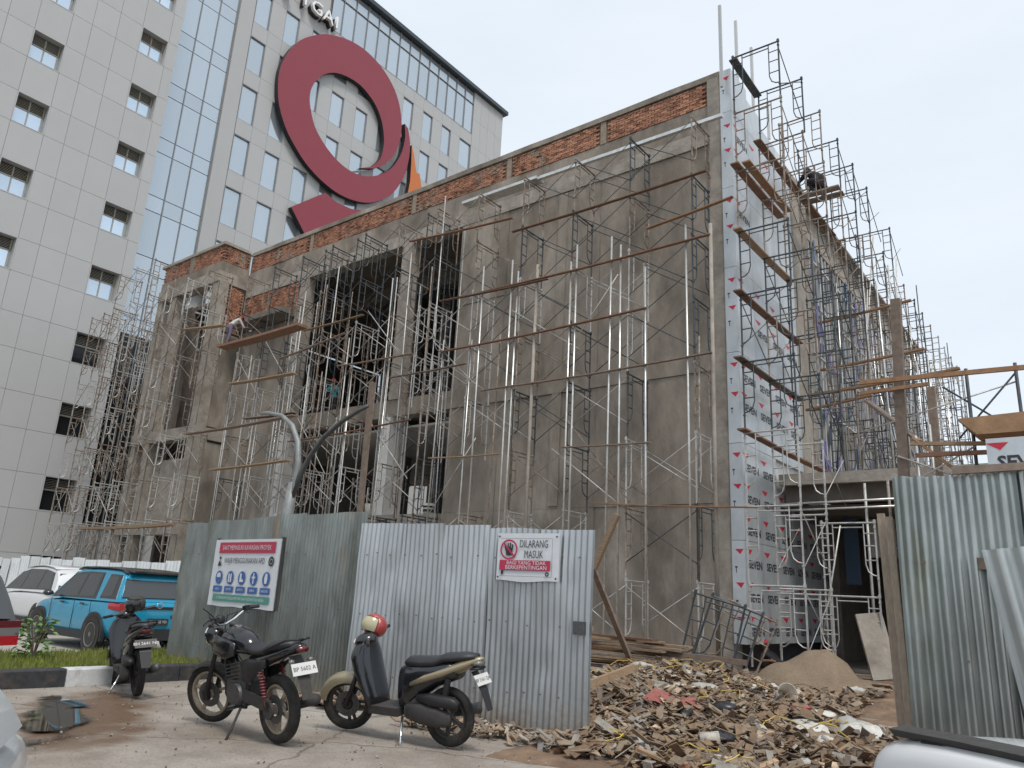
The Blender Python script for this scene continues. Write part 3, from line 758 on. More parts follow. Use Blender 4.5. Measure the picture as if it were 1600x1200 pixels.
# ---- right-hand side: film-covered cladding wrapping the corner
LOGO_M = MB()
LOGO_M.add([(-0.16, 0.30, 0), (0.10, 0.30, 0), (0.0, 0.17, 0)], [(0, 1, 2)])
lm = LOGO_M.mesh('triangle_mark', M['clad_red'])
side_rot = (R_(90), 0, R_(90)); front_rot = (R_(90), 0, 0)
def clad_panel(x0, x1, y0, y1, z0, z1, face, marks):
    """one clad board, its printed marks as sub-parts"""
    p = link('cladding_panel', unit_box(M['clad']), bd, ((x0 + x1) / 2 - BX, (y0 + y1) / 2 - BY, (z0 + z1) / 2), None, (x1 - x0, y1 - y0, z1 - z0))
    inv = Matrix.Diagonal((1 / (x1 - x0), 1 / (y1 - y0), 1 / (z1 - z0), 1))
    for (a, z, txt) in marks:
        if face == 'side': base = Matrix.Translation(((x1 - x0) / 2 + 0.003, a - (y0 + y1) / 2, z - (z0 + z1) / 2)) @ Euler(side_rot).to_matrix().to_4x4()
        else: base = Matrix.Translation((a - (x0 + x1) / 2, -(y1 - y0) / 2 - 0.003, z - (z0 + z1) / 2)) @ Euler(front_rot).to_matrix().to_4x4()
        for nm, me, loc, sx in PRINT[txt]:
            link(nm, me, p).matrix_local = inv @ base @ Matrix.Translation(loc) @ Matrix.Diagonal((sx, 1, 1, 1))
PRINT = {'full': [('print_triangle', lm, (-.30, 0.03, 0), 1.7), ('print_text', T['seven'], (0.06, -0.12, 0), 1.18)],
         'tri': [('print_triangle', lm, (-.30, 0.03, 0), 1.7)],
         'strip': [('print_triangle', lm, (0.06, 0.02, 0), 0.85), ('print_text', T['tee'], (-0.05, -0.24, 0), 0.5)]}
bp('cladding_frame', 'stud', -7.52, -7.30, 18.60, 23.3, 0.75, 16.2)
bp('cladding_frame', 'stud', -7.52, -7.30, 23.31, 25.2, 0.75, 4.6)
zs = [0.64] + [0.64 + 2.3 + 2.44 * i for i in range(6)] + [16.75]
zs = [0.64, 3.08, 5.52, 7.96, 10.40, 12.84, 15.28, 16.72]
for j in range(len(zs) - 1):
    za, zb = zs[j] + 0.006, zs[j + 1] - 0.006
    mk = []
    z = 0.95
    while z < zb:
        if za + 0.3 < z < zb - 0.33: mk.append((-7.40 + 0.02, z, 'strip'))
        z += 0.80
    clad_panel(-7.535, -7.225, 18.52, 18.585, za, zb, 'front', mk)
    yc = [18.525, 19.745, 20.965, 22.185, 23.40] if j >= 2 else [18.525, 19.745, 20.98, 22.2, 23.42, 24.64, 25.3]
    for i in range(len(yc) - 1):
        if j == len(zs) - 2 and i > 2: continue
        zb2 = zb - (0.35 * i if j == len(zs) - 2 else 0) if j != 1 or i < 2 else min(zb, 4.6)
        mk = []
        z = 0.95
        while z < zb2:
            for q in (0.61,):
                y = yc[i] + q
                if za + 0.24 < z < zb2 - 0.36 and y + 0.3 < yc[i + 1] + 0.35:
                    if j < 2 or rnd.random() < (0.85 if j < 4 else 0.6): mk.append((y, z, 'full' if j < 4 or rnd.random() < .4 else 'tri'))
            z += 0.80
        clad_panel(-7.29, -7.20, yc[i] + 0.004, yc[i + 1] - 0.004, za, zb2, 'side', mk)
# pier and stud wall beyond the cladding, roof edge
rough_slab('pier', 'concrete_lt', -7.75, -7.3, 23.45, 25.5, 5.3, 16.1, 0.8, 0.02, 31)
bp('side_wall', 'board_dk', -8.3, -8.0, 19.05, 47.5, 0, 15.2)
bp('side_wall', 'concrete_lt', -8.3, -7.85, 25.52, 47.5, 15.2, 16.3)
bp('roof_cap', 'concrete', -8.4, -7.5, 18.9, 47.6, 16.31, 16.42)
y = 25.8
while y < 47.2:
    bp('stud', 'stud', -7.98, -7.86, y, y + 0.075, 5.1, 15.15)
    y += 0.43
for z in (6.6, 8.6, 10.6, 12.6, 14.4): bp('rail', 'stud', -7.86, -7.82, 25.7, 47.3, z, z + 0.05)
for i in range(170):
    y = 25.9 + 21 * rnd.random() ** 1.3; z = 5.4 + 9.2 * rnd.random(); h = rnd.uniform(0.3, 1.0)
    bp('film_patch', rnd.choice(['purple', 'purple', 'bluefilm', 'concrete_dk', 'glass_dark']), -7.81, -7.79, y, y + rnd.uniform(0.15, 0.3), z, z + h)
# masts: bare studs standing above the roof edge
for y, zt in ((18.3, 18.85), (19.55, 19.2), (20.85, 19.1), (22.2, 17.8), (23.6, 17.85)):
    bp('mast', 'stud', -7.42, -7.34, y - 0.04, y + 0.04, 16.43 if y > 18.9 else 16.0, zt)
# low wing with a deep canopy to the right
wg = thing('canopy_wing', 'low dark open wing with a flat concrete canopy right of the white cladding', 'building', (-7.15, 21.2, 0))
def wp(name, m, x0, x1, y0, y1, z0, z1): return piece(name, M[m], x0 + 7.15, x1 + 7.15, y0 - 21.2, y1 - 21.2, z0, z1, wg)
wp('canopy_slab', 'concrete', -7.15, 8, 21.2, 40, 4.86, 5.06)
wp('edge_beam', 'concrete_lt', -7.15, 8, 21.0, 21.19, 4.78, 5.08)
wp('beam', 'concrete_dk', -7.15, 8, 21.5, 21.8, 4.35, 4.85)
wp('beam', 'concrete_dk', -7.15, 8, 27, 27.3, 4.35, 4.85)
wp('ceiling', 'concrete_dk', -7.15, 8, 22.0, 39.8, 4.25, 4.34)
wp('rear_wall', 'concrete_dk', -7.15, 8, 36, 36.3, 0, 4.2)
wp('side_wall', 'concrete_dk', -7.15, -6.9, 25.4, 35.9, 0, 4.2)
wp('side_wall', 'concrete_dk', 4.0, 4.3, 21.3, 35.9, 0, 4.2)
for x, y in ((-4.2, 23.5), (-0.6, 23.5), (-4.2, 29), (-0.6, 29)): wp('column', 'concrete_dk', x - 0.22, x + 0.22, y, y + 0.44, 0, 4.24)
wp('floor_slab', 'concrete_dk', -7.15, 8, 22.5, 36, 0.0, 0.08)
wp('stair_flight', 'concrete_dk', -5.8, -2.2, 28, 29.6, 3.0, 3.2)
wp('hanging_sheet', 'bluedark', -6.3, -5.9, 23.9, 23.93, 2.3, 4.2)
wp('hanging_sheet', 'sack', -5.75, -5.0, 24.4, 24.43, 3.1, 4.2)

# ------------------------------------------------------------------ scaffolding
H = 1.78
def frame_mesh(W, m, nm):
    mb = MB(); r = 0.0245; n = 5
    mb.tube([(0, 0, 0), (0, 0, H + 0.06)], r, n); mb.tube([(W, 0, 0), (W, 0, H + 0.06)], r, n)
    mb.tube([(0, 0, H - 0.02), (W, 0, H - 0.02)], r, n)
    i = 0.26; t = 0.0165
    mb.tube([(i, 0, H - 0.13), (W - i, 0, H - 0.13)], t, n)
    for s, x0 in ((1, 0), (-1, W)):
        xi = x0 + s * i
        mb.tube([(xi, 0, H - 0.02), (xi, 0, 0.75), (x0 + s * i * 0.8, 0, 0.58), (x0 + s * i * 0.4, 0, 0.5), (x0, 0, 0.48)], t, n)
        for z in (0.85, 1.2, 1.5): mb.tube([(x0, 0, z), (xi, 0, z)], t, 4)
    for x0 in (0, W):
        mb.cb((x0, 0, H), (0.062, 0.062, 0.075)); mb.cb((x0, 0, H - 0.14), (0.05, 0.075, 0.03)); mb.cb((x0, 0, 0.42), (0.05, 0.075, 0.03))
    return mb.mesh(nm, M[m], smooth='auto')
def brace_mesh(D, m, nm):
    mb = MB(); t = 0.0135
    mb.tube([(0, 0, 0.42), (D, 0, H - 0.14)], t, 4); mb.tube([(0, 0.012, H - 0.14), (D, 0.012, 0.42)], t, 4)
    return mb.mesh(nm, M[m], smooth=True)
FW = 1.1
FR = {m: frame_mesh(FW, m, 'scaffold_frame_' + m) for m in ('galv', 'tube_dk', 'tube_rust')}
FRN = {m: frame_mesh(1.25, m, 'wide_scaffold_frame_' + m) for m in ('galv', 'tube_dk', 'tube_rust')}
BRC = {m: brace_mesh(1.9, m, 'cross_brace_' + m) for m in ('galv', 'tube_dk', 'tube_rust')}
def jl(a=0.004): return rnd.uniform(-a, a)
def pick(z, left=False):
    if left: return rnd.choice(['galv', 'tube_rust', 'tube_rust'])
    if z > 9.5: return rnd.choice(['tube_dk', 'tube_dk', 'tube_rust'])  # high frames mostly darker: sky silhouette put into the tube colour
    return rnd.choice(['tube_rust', 'galv', 'galv', 'tube_dk'])
# front
sf = thing('scaffolding', 'rusty steel frame scaffolding across the blind concrete front wall', 'scaffold', (-7.8, 17.1, 0))
sl_ = thing('scaffolding', 'pale steel frame scaffolding around the open bay on the left', 'scaffold', (-30.6, 15.75, 0))
xsf = [-7.8 - 1.9 * i for i in range(12)]
ZB = 0.22
def put_row(root, xs_, yo, zb, levels, left=False, miss=0.0, inner=True, top_fn=None):
    ox, oy, oz = root.location
    for i, x in enumerate(xs_):
        lv = top_fn(x) if top_fn else levels
        for k in range(lv):
            z = zb + H * k
            if rnd.random() < miss and k > 1: continue
            m_ = pick(z, left)
            link('frame', FR[m_], root, (x - ox + jl(.015), yo - oy + jl(.01), z - oz), (jl(), jl(), R_(90) + jl(.02)))
            if i + 1 < len(xs_) and rnd.random() > 0.12:
                m2 = pick(z, left)
                d = (xs_[i + 1] - x)
                link('cross_brace', BRC[m2], root, (x - ox, yo - oy - 0.03, z - oz), (0, 0, 0 if d > 0 else 0), (d / 1.9, 1, 1))
                if inner and rnd.random() > 0.35:
                    link('cross_brace', BRC[m2], root, (x - ox, yo - oy + FW - 0.03, z - oz), None, (d / 1.9, 1, 1))
put_row(sf, xsf, 17.1, ZB, 8, False, 0.03, top_fn=lambda x: 8)
put_row(sf, [-17.9 - 1.9 * i for i in range(5)], 17.22, ZB, 8, False, 0.45, False)
for x in xsf + [-8.8, -12.4, -14.3, -17.0, -19.0, -20.9, -22.8, -24.6, -26.5, -28.6]:
    for yy in ((-0.05,) if x > -16 else (-0.05, 0.95)):
        if rnd.random() < .85:
            za = rnd.choice([0.2, 0.2, 2.0, 3.8]); zb = min(14.8, za + rnd.choice([6.0, 9.0, 12.0]))
            MB().tube([(x + 7.8 + 0.06, yy, za), (x + 7.8 + 0.06 + jl(.12), yy + jl(.03), zb)], 0.022, 5).build('standing_tube', M[rnd.choice(['galv', 'galv', 'steel', 'tube_rust'])], sf, True)
for i in range(16):
    x = rnd.uniform(-28, -9); z = rnd.uniform(2.5, 11); d = rnd.choice([-1, 1]) * rnd.uniform(1.6, 2.6)
    MB().tube([(x + 7.8, -0.08, z), (x + 7.8 + d, -0.08, z + rnd.uniform(1.6, 2.6))], 0.016, 5).build('diagonal_tube', M[rnd.choice(['galv', 'tube_rust'])], sf, True)
xsl = [-29.6 - 1.75 * i for i in range(6)]
put_row(sl_, xsl, 15.75, ZB, 8, True, 0.06, top_fn=lambda x: 9 if x < -34 else 8)
# the run outside the bay end
se = thing('scaffolding', 'tall galvanised scaffolding in front of the dark glass at the tower foot', 'scaffold', (-38.4, 15.9, 0))
put_row(se, [-38.4, -39.7, -41.0], 15.9, ZB, 8, True, 0.04)
put_row(se, [-38.6, -40.2], 17.6, ZB, 8, True, 0.1)
# long bright tubes standing in the outer row
for x, zt in [(-14.91, 11.61), (-13.75, 11.55), (-13.56, 11.15), (-12.83, 11.19), (-11.55, 10.98), (-11.38, 11.48), (-10.26, 11.43), (-9.88, 11.09), (-9.08, 10.22), (-7.91, 11.17), (-7.29, 11.0)]:
    zl = 0.1 if x > -10.5 else rnd.choice([0.1, 2.0])
    MB().tube([(x + 7.8, -0.09, zl), (x + 7.8 + jl(.1), -0.09 + jl(.04), zt)], 0.03 if x not in (-12.83, -7.29) else 0.05, 7).build('standing_tube', M['steel' if x not in (-12.83, -7.29) else 'concrete_lt'], sf, True)
for x, za, zb in [(-16.6, 3.5, 9.4), (-18.3, 4.0, 13.0), (-19.2, 3.9, 12.2), (-21.3, 3.8, 10.3), (-22.4, 3.8, 13.4), (-23.4, 3.9, 9.6), (-24.4, 4.0, 12.8), (-25.2, 3.8, 9.0), (-27.4, 2.0, 10.6), (-28.5, 2.0, 9.0)]:
    MB().tube([(x + 7.8, -0.07, za), (x + 7.8 + jl(.15), -0.07, zb)], 0.026, 6).build('standing_tube', M['galv'], sf, True)
# props inside the open storeys
sp = thing('scaffolding', 'props and frames standing inside the dark open storeys', 'scaffold', (-21, 20.5, 3.95))
for i in range(15):
    x = -25.2 + 7.4 * i / 14 + jl(.15); y = rnd.choice([19.6, 20.4, 21.6])
    MB().tube([(x + 21, y - 20.5, 0.0), (x + 21 + jl(.08), y - 20.5, rnd.uniform(2.2, 3.2))], 0.026, 6).build('prop', M['galv'], sp, True)
put_row(sp, [-18.4, -20.3, -22.2, -24.1], 20.3, 3.96, 1, True, 0, False)
put_row(sp, [-18.6, -20.5, -22.4, -24.3], 20.3, 8.14, 3, False, 0.2, False)
put_row(sp, [-18.9, -21.0, -23.2], 23.3, 8.14, 3, False, 0.1, False)
# right-hand side of the building
ss = thing('scaffolding', 'dark frame scaffolding rising above the roof beside the white cladding', 'scaffold', (-6.75, 17.6, 0))
ysd = [17.6, 19.45, 21.3, 23.1, 24.9, 26.7, 28.5, 30.3, 32.1, 33.9, 35.7, 37.5, 39.3, 41.1, 42.9, 44.7, 46.5]
tops = [9, 9, 9, 9, 9, 9, 8, 9, 8, 8, 8, 8, 8, 8, 8, 8, 8]
for i, y in enumerate(ysd):
    for k in range(tops[i]):
        z = ZB + H * k
        if y > 21.1 and z < 4.3: continue
        zz = z
        m_ = 'galv' if z < 5 else rnd.choice(['tube_dk', 'tube_dk', 'tube_dk', 'tube_rust']) if i < 6 else rnd.choice(['tube_dk', 'galv', 'tube_rust'])  # upper side frames: backlit darkness painted in by the dark tube colour
        if y > 21.1 and 3.2 < z < 5.2: zz = 5.07; 
        link('frame', FRN[m_], ss, (jl(.02), y - 17.6 + jl(.03), zz), (jl(), jl(), jl(.03)))
        if i + 1 < len(ysd) and rnd.random() > 0.25:
            d = ysd[i + 1] - y
            link('cross_brace', BRC[m_], ss, ((1.25 if rnd.random() < .6 else 0.0), y - 17.6, zz), (0, 0, R_(90)), (d / 1.9, 1, 1))
for y, zt in ((29.0, 12.0), (27.8, 13.6), (31.5, 11.0), (26.2, 12.4), (34.0, 12.0), (38.0, 11.5)):
    MB().tube([(1.5, y - 17.6, 5.1), (1.5 + jl(.1), y - 17.6, zt)], 0.03, 6).build('standing_tube', M['steel'], ss, True)
for i in range(30):
    y = 24.2 + 0.78 * i
    MB().tube([(rnd.choice([0.03, 1.22, 0.6]), y - 17.6, 5.1), (rnd.choice([0.03, 1.22, 0.6]), y - 17.6 + jl(.15), rnd.uniform(9.5, 15.6))], 0.024, 5).build('standing_tube', M[rnd.choice(['galv', 'steel', 'tube_dk'])], ss, True)
# a low tower and props under and beside the canopy
sc_ = thing('scaffolding', 'white painted low scaffold frames standing before the dark canopy opening', 'scaffold', (-6.9, 19.2, 0))
for x, y, k in ((-6.9, 19.9, 0), (-5.9, 20.4, 0), (-5.9, 20.4, 1)):
    link('frame', FRN['galv'], sc_, (x + 6.9, y - 19.2, 0.12 + H * k), (0, 0, jl(.03)))
mb = MB()
for x, zt in ((-4.9, 4.7), (-4.35, 4.75), (-4.1, 4.3), (-3.2, 4.7)): MB().tube([(x + 6.9, 1.6, 0.0), (x + 6.9, 1.6, zt)], 0.035, 6).build('prop', M['tube_rust' if x == -4.35 else 'galv'], sc_, True)
for za, zb in ((4.22, 4.28), (4.05, 4.10)): MB().tube([(-0.2, 1.5, za), (3.4, 1.5, zb)], 0.03, 6).build('ledger', M['steel'], sc_, True)
MB().tube([(2.2, 3.4, 3.3), (3.9, 3.4, 1.9)], 0.025, 5).build('diagonal_tube', M['galv'], sc_, True)
MB().tube([(2.2, 3.45, 1.4), (3.9, 3.45, 2.4)], 0.025, 5).build('diagonal_tube', M['galv'], sc_, True)
MB().tube([(0.7, 1.2, 0.05), (1.45, 1.2, 3.6)], 0.022, 5).build('diagonal_tube', M['galv'], sc_, True)
# folded frames leaning at the corner
fd = thing('folded_frame', 'blue grey scaffold frames leaning in a bundle at the wall corner', 'scaffold', (-7.9, 16.2, 0))
for i in range(3):
    link('frame', FR[['tube_dk', 'tube_dk', 'tube_rust'][i]], fd, (0.12 * i, 0.25 * i, 0.03), (0, R_(14 + 5 * i), R_(8 + 9 * i)))
# wide scaffold on the far right over the wing
sr = thing('scaffolding', 'tubular frame with crossed braces standing above the right hand fence', 'scaffold', (-2.4, 17.0, 0))
for x in (-1.95, -1.12): MB().tube([(x + 2.4, 0, 0), (x + 2.4, 0, 6.3)], 0.035, 6).build('standing_tube', M['tube_dk'], sr, True)
MB().tube([(0.2, 0.05, 4.9), (1.3, 0.05, 6.15)], 0.02, 5).build('cross_brace', M['tube_dk'], sr, True)
MB().tube([(0.0, 0.08, 6.0), (1.2, 0.08, 4.95)], 0.02, 5).build('cross_brace', M['tube_dk'], sr, True)
MB().tube([(-1.6, 0.06, 5.2), (1.3, 0.06, 5.95)], 0.018, 5).build('ledger', M['galv'], sr, True)
for x, zb in ((-0.55, 5.0), (-0.28, 5.2)): MB().tube([(x, -0.1, 0), (x, -0.1, zb)], 0.03, 6).build('standing_tube', M['galv'], sr, True)
MB().tube([(-0.9, -0.12, 4.6), (0.6, -0.12, 3.9)], 0.018, 5).build('cross_brace', M['galv'], sr, True)
MB().tube([(-0.9, -0.16, 3.9), (0.5, -0.16, 4.7)], 0.018, 5).build('cross_brace', M['galv'], sr, True)

# ------------------------------------------------------------------ boards lying on the scaffolds (each one a thing)
def plank(p0, p1, m, label, wd=0.11, th=0.028, group='scaffold boards', name='scaffold_plank'):
    mb = MB(); p0 = Vector(p0); p1 = Vector(p1); n = max(2, int((p1 - p0).length / 1.2)); mid = (p0 + p1) / 2; L = (p1 - p0).length
    d = (p1 - p0).normalized(); a = d.cross(Vector((0, 0, 1))).normalized() * wd / 2; b = a.cross(d).normalized() * th / 2
    secs = []
    for i in range(n + 1):
        t = i / n; c = p0.lerp(p1, t) - mid + Vector((0, 0, -0.006 * L * math.sin(math.pi * t) + jl(.006)))
        secs.append([c - a - b, c + a - b, c + a + b, c - a + b])
    mb.loft(secs)
    return tag(mb.build(name, M[m], loc=mid), label, 'plank', group)
pk = [((-13.82, 12.53), (-7.33, 12.55), 'wood_rust', 'long dark red plank high on the blind wall scaffold, under the silver strip'),
      ((-9.08, 11.34), (-6.62, 11.57), 'wood_orange', 'short orange plank poking past the wall corner toward the white cladding'),
      ((-16.74, 10.78), (-12.37, 10.60), 'wood_rust', 'doubled red brown plank left of the tall silver tubes'),
      ((-14.98, 10.72), (-7.25, 10.68), 'wood_rust', 'long red brown plank crossing the tops of the silver tubes'),
      ((-16.55, 8.98), (-9.08, 9.02), 'wood_rust', 'long brown plank at mid height crossing the silver tubes'),
      ((-14.72, 7.45), (-7.26, 7.48), 'wood_grey', 'thin grey brown plank level with the middle of the blind wall'),
      ((-10.57, 3.90), (-6.27, 3.66), 'wood_orange', 'pale yellow board low across the wall corner, above the leaning timber'),
      ((-16.65, 5.50), (-13.83, 5.43), 'wood', 'straw coloured board below the middle of the silver tubes, by the dark recess'),
      ((-11.66, 5.46), (-8.94, 5.37), 'wood_grey', 'short grey board low on the blind wall scaffold'),
      ((-24.06, 11.05), (-20.57, 11.04), 'wood', 'light plank high across the largest window bay'),
      ((-18.48, 13.42), (-13.85, 13.03), 'wood_rust', 'dark plank under the upper beam at the narrow window bay'),
      ((-21.69, 9.26), (-17.86, 9.14), 'wood_grey', 'weathered plank crossing the column between the two upper bays'),
      ((-18.78, 8.42), (-15.4, 8.41), 'wood_grey', 'weathered plank at the foot of the narrow upper bay'),
      ((-24.06, 6.64), (-17.67, 6.85), 'wood_rust', 'dark plank just under the storey beam above the white ceiling'),
      ((-25.4, 10.1), (-21.5, 10.5), 'wood_grey', 'grey plank slanting in front of the big dark window bay')]
for (a, za), (b, zb), m_, lb in pk: plank((a, 16.96, za), (b, 16.96, zb), m_, lb)
pk2 = [((-28.6, 10.9), (-23.2, 10.9), 'wood_rust', 'thick dark deck board under the bending worker by the brick infill'),
       ((-30.52, 11.84), (-27.49, 11.48), 'wood', 'pale pole board behind the bending worker at the open bay'),
       ((-26.34, 8.85), (-22.31, 8.72), 'wood', 'pale board left of the grooved concrete column'),
       ((-29.03, 7.10), (-22.0, 7.14), 'wood_grey', 'long grey board below the left blind wall opening'),
       ((-26.72, 5.52), (-22.0, 5.57), 'wood', 'light board low on the left wall, left of the street lamp'),
       ((-36.81, 3.47), (-28.84, 3.52), 'wood', 'thick straw coloured deck above the white sheet fence'),
       ((-25.09, 7.34), (-22.0, 7.25), 'wood_grey', 'short grey board beside the left arm of the street lamp')]
for (a, za), (b, zb), m_, lb in pk2: plank((a, 16.3 if 'bending worker by' in lb else 15.62, za), (b, 16.3 if 'bending worker by' in lb else 15.62, zb), m_, lb, wd=0.5 if 'bending worker by' in lb else 0.25, th=0.10 if 'thick' in lb else 0.035)
sd_ = [((17.5, 16.12), (19.4, 16.08), 'tube_dk', -6.72, 'dark topmost board of the side scaffold, up against the sky'),
       ((17.3, 12.74), (20.9, 12.78), 'wood_rust', -6.70, 'broad red brown double board high beside the cladding'),
       ((19.1, 14.44), (26.6, 14.62), 'wood_rust', -6.70, 'dark long board passing under the worker in black'),
       ((17.4, 10.9), (21.6, 10.95), 'wood', -6.72, 'straw board beside the cladding, below the broad double board'),
       ((17.3, 9.14), (22.1, 9.16), 'wood_rust', -6.72, 'red brown board at mid height of the cladding'),
       ((17.2, 7.36), (22.0, 7.38), 'wood_grey', -6.72, 'mossy grey board above the lower clad half'),
       ((17.3, 5.58), (24.6, 5.62), 'wood_rust', -6.72, 'long brown board level with the canopy slab')]
for (a, za), (b, zb), m_, X, lb in sd_: plank((X, a, za), (X, b, zb), m_, lb, wd=0.22, th=0.04)
plank((-6.42, 17.4, 12.76), (-6.42, 20.7, 12.80), 'wood_orange', 'orange brown board lying beside the broad double board', wd=0.22, th=0.04)
for X0, X1, y, z, lb in ((-7.1, -4.2, 25.5, 10.98, 'yellow board across the side scaffold, upper one'), (-7.0, -3.9, 25.1, 9.18, 'orange board across the side scaffold, second from above'),
                         (-7.0, -5.1, 23.3, 7.42, 'short orange board at the pier foot'), (-6.4, -2.6, 21.6, 7.40, 'doubled orange board beside the thick grey post')):
    plank((X0, y, z), (X1, y, z + 0.25), 'wood_orange', lb, wd=0.16, th=0.05)
# the slim silver channel high on the front wall
tag(MB().bx(-3.1, 3.1, -0.06, 0.06, -0.05, 0.05).build('metal_channel', M['steel'], loc=(-10.2, 17.6, 14.56), rot=(0, R_(0.6), 0)), 'silver metal channel lying on the topmost front frames', 'channel')
tag(MB().bx(-1.6, 1.6, -0.2, 0.2, -0.05, 0.05).build('metal_channel', M['steel'], loc=(-14.9, 17.6, 14.56), rot=(0, R_(0.4), 0)), 'bundle of silver strips on the top frames, left of the long channel', 'channel')
# loose timbers of the right-hand wing
def timber(p0, p1, w_, h_, m, label, cat='timber', name='timber'):
    p0 = Vector(p0); p1 = Vector(p1); mid = (p0 + p1) / 2
    return tag(MB().beam(p0 - mid, p1 - mid, w_, h_).build(name, M[m], loc=mid), label, cat)
timber((-3.40, 17.0, 0), (-3.10, 17.0, 8.02), 0.19, 0.19, 'wood_grey', 'thick grey timber post standing tall above the right hand fence', name='timber_post')
timber((-2.72, 17.4, 0), (-2.66, 17.4, 6.1), 0.16, 0.16, 'wood_grey', 'shorter grey timber post right of the thick one', name='timber_post')
timber((-3.9, 16.8, 6.22), (-0.6, 16.8, 6.12), 0.07, 0.09, 'wood_orange', 'long orange beam running to the right edge above the fence')
timber((-3.9, 16.8, 5.98), (-2.6, 16.8, 6.02), 0.07, 0.07, 'wood_orange', 'short orange beam below the long one at the post')
timber((-3.0, 16.6, 4.78), (-0.9, 16.6, 4.62), 0.09, 0.07, 'wood', 'upper pale beam just above the right hand fence')
timber((-2.9, 16.5, 4.52), (-0.9, 16.5, 4.48), 0.08, 0.08, 'wood_rust', 'lower red brown beam just above the right hand fence')
timber((-2.95, 16.6, 4.9), (-2.2, 16.7, 4.15), 0.12, 0.05, 'ply', 'splintered board slanting down behind the right hand fence')
timber((-3.95, 17.6, 6.0), (-2.9, 17.0, 4.9), 0.2, 0.05, 'wood_grey', 'grey board slanting from the side scaffold to the thick post')
tray = tag(MB().add([(-2.05, 15.8, 5.02), (-0.6, 15.8, 5.06), (-0.6, 17.6, 5.14), (-2.05, 17.6, 5.10), (-1.75, 15.8, 4.70), (-0.6, 15.8, 4.70), (-0.6, 17.6, 4.78), (-1.75, 17.6, 4.78)],
    [(0, 1, 2, 3), (7, 6, 5, 4), (0, 4, 5, 1), (1, 5, 6, 2), (2, 6, 7, 3), (3, 7, 4, 0)]).build('formwork_tray', M['ply']), 'brown plywood formwork tray at the right edge above the fence', 'formwork')
sb = thing('panel_board', 'grey board printed SEVEN leaning above the right hand fence', 'board', (-1.21, 15.2, 3.86))
piece('board', M['clad'], -0.36, 0.9, -0.02, 0.02, 0.0, 0.62, sb)
link('print_triangle', lm, sb, (-0.16, -0.026, 0.24), front_rot, (1.3, 1, 1)); link('print_text', T['seven'], sb, (0.20, -0.026, 0.10), front_rot, (1.1, 1.1, 1))

# ------------------------------------------------------------------ corrugated fences
def sheet(W, Hh, pitch, amp, m, seed, dents=6, bend=0.03, nz_=16):
    mb = MB(); nx = int(W / pitch * 8); r = random.Random(seed)
    dn = [(r.uniform(0, W), r.choice([0.42, 0.72, r.random()]) * Hh + r.uniform(-.03, .03), r.uniform(0.03, 0.09), r.uniform(-0.03, 0.03)) for _ in range(dents)]
    vs = []; fs = []
    tt = [r.uniform(-0.012, 0.012) for _ in range(4)]
    for j in range(nz_ + 1):
        for i in range(nx + 1):
            x = W * i / nx; z = Hh * j / nz_
            d = amp * math.sin(2 * math.pi * x / pitch)
            d += bend * noise.noise(Vector((x * 1.4 + seed, z * 1.1, seed * 3.1)))
            for cx, cz, s_, a in dn:
                q = ((x - cx) ** 2 + (z - cz) ** 2) / (s_ * s_)
                if q < 6: d += a * math.exp(-q)
            zz = z + (tt[0] + tt[1] * math.sin(x * 5)) * (j == nz_) + tt[2] * (j == 0) * (1 + math.sin(x * 7 + seed))
            vs.append((x, d, zz))
    for j in range(nz_):
        for i in range(nx): fs.append((j * (nx + 1) + i, j * (nx + 1) + i + 1, (j + 1) * (nx + 1) + i + 1, (j + 1) * (nx + 1) + i))
    mb.add(vs, fs)
    return mb.mesh('corrugated_sheet', m, smooth=True)
def fence(p0, p1, n, h0, h1, m, label, pitch=0.076, amp=0.011, seed=1, zb=0.02, jag=0.03, dents=6, dens=1.0, nails=True, posts=True):
    p0 = Vector((*p0, 0)); p1 = Vector((*p1, 0)); d = p1 - p0; L = d.length; ang = math.atan2(d.y, d.x)
    root = thing('corrugated_fence', label, 'fence', tuple(p0), ang)
    r = random.Random(seed)
    w_ = L / n
    for i in range(n):
        hh = h0 + (h1 - h0) * (i + .5) / n + r.uniform(-jag, jag)
        o = link('sheet', sheet(w_ + 0.06, hh, pitch, amp, m, seed * 10 + i, dents), root, (w_ * i - 0.03, (0.0 if i % 2 else -0.006), zb + r.uniform(-.012, .012)), (r.uniform(-.0015, .0015), r.uniform(-.005, .005), 0))
    nm_ = MB().cb((0, 0, 0), (0.016, 0.012, 0.016)).mesh('nail', M['wood_rust']) if nails and L < 8 else None
    if nm_:
        for i in range(n * 3):
            for z in (0.38, 1.13, 1.88):
                if r.random() < .8: link('nail', nm_, root, (L * (i + .5) / (n * 3) + r.uniform(-.04, .04), -amp - 0.012, z + r.uniform(-.02, .02)))
    for z in ((0.35, 1.1, 1.85) if posts else ()): piece('rail', M['wood_grey'], 0, L, 0.05, 0.10, z, z + 0.06, root)
    if posts:
        for i in range(int(L / 1.2) + 1):
            x = min(L - 0.04, i * 1.2 + 0.03); piece('post', M['wood_grey'], x, x + 0.06, 0.101, 0.16, 0, (h0 + h1) / 2 - 0.1, root)
    return root, ang
fl, al = fence((-13.15, 7.40), (-8.10, 7.12), 7, 2.40, 2.46, M['zinc_l'], 'old greenish corrugated fence carrying the wide safety sign', seed=3, dents=9, jag=0.015, amp=0.013)
fr_, ar = fence((-8.08, 7.06), (-4.70, 7.50), 5, 2.30, 2.20, M['zinc_r'], 'pale blue grey corrugated fence behind the parked scooter', seed=5, amp=0.012, dents=9, zb=0.0, jag=0.008)
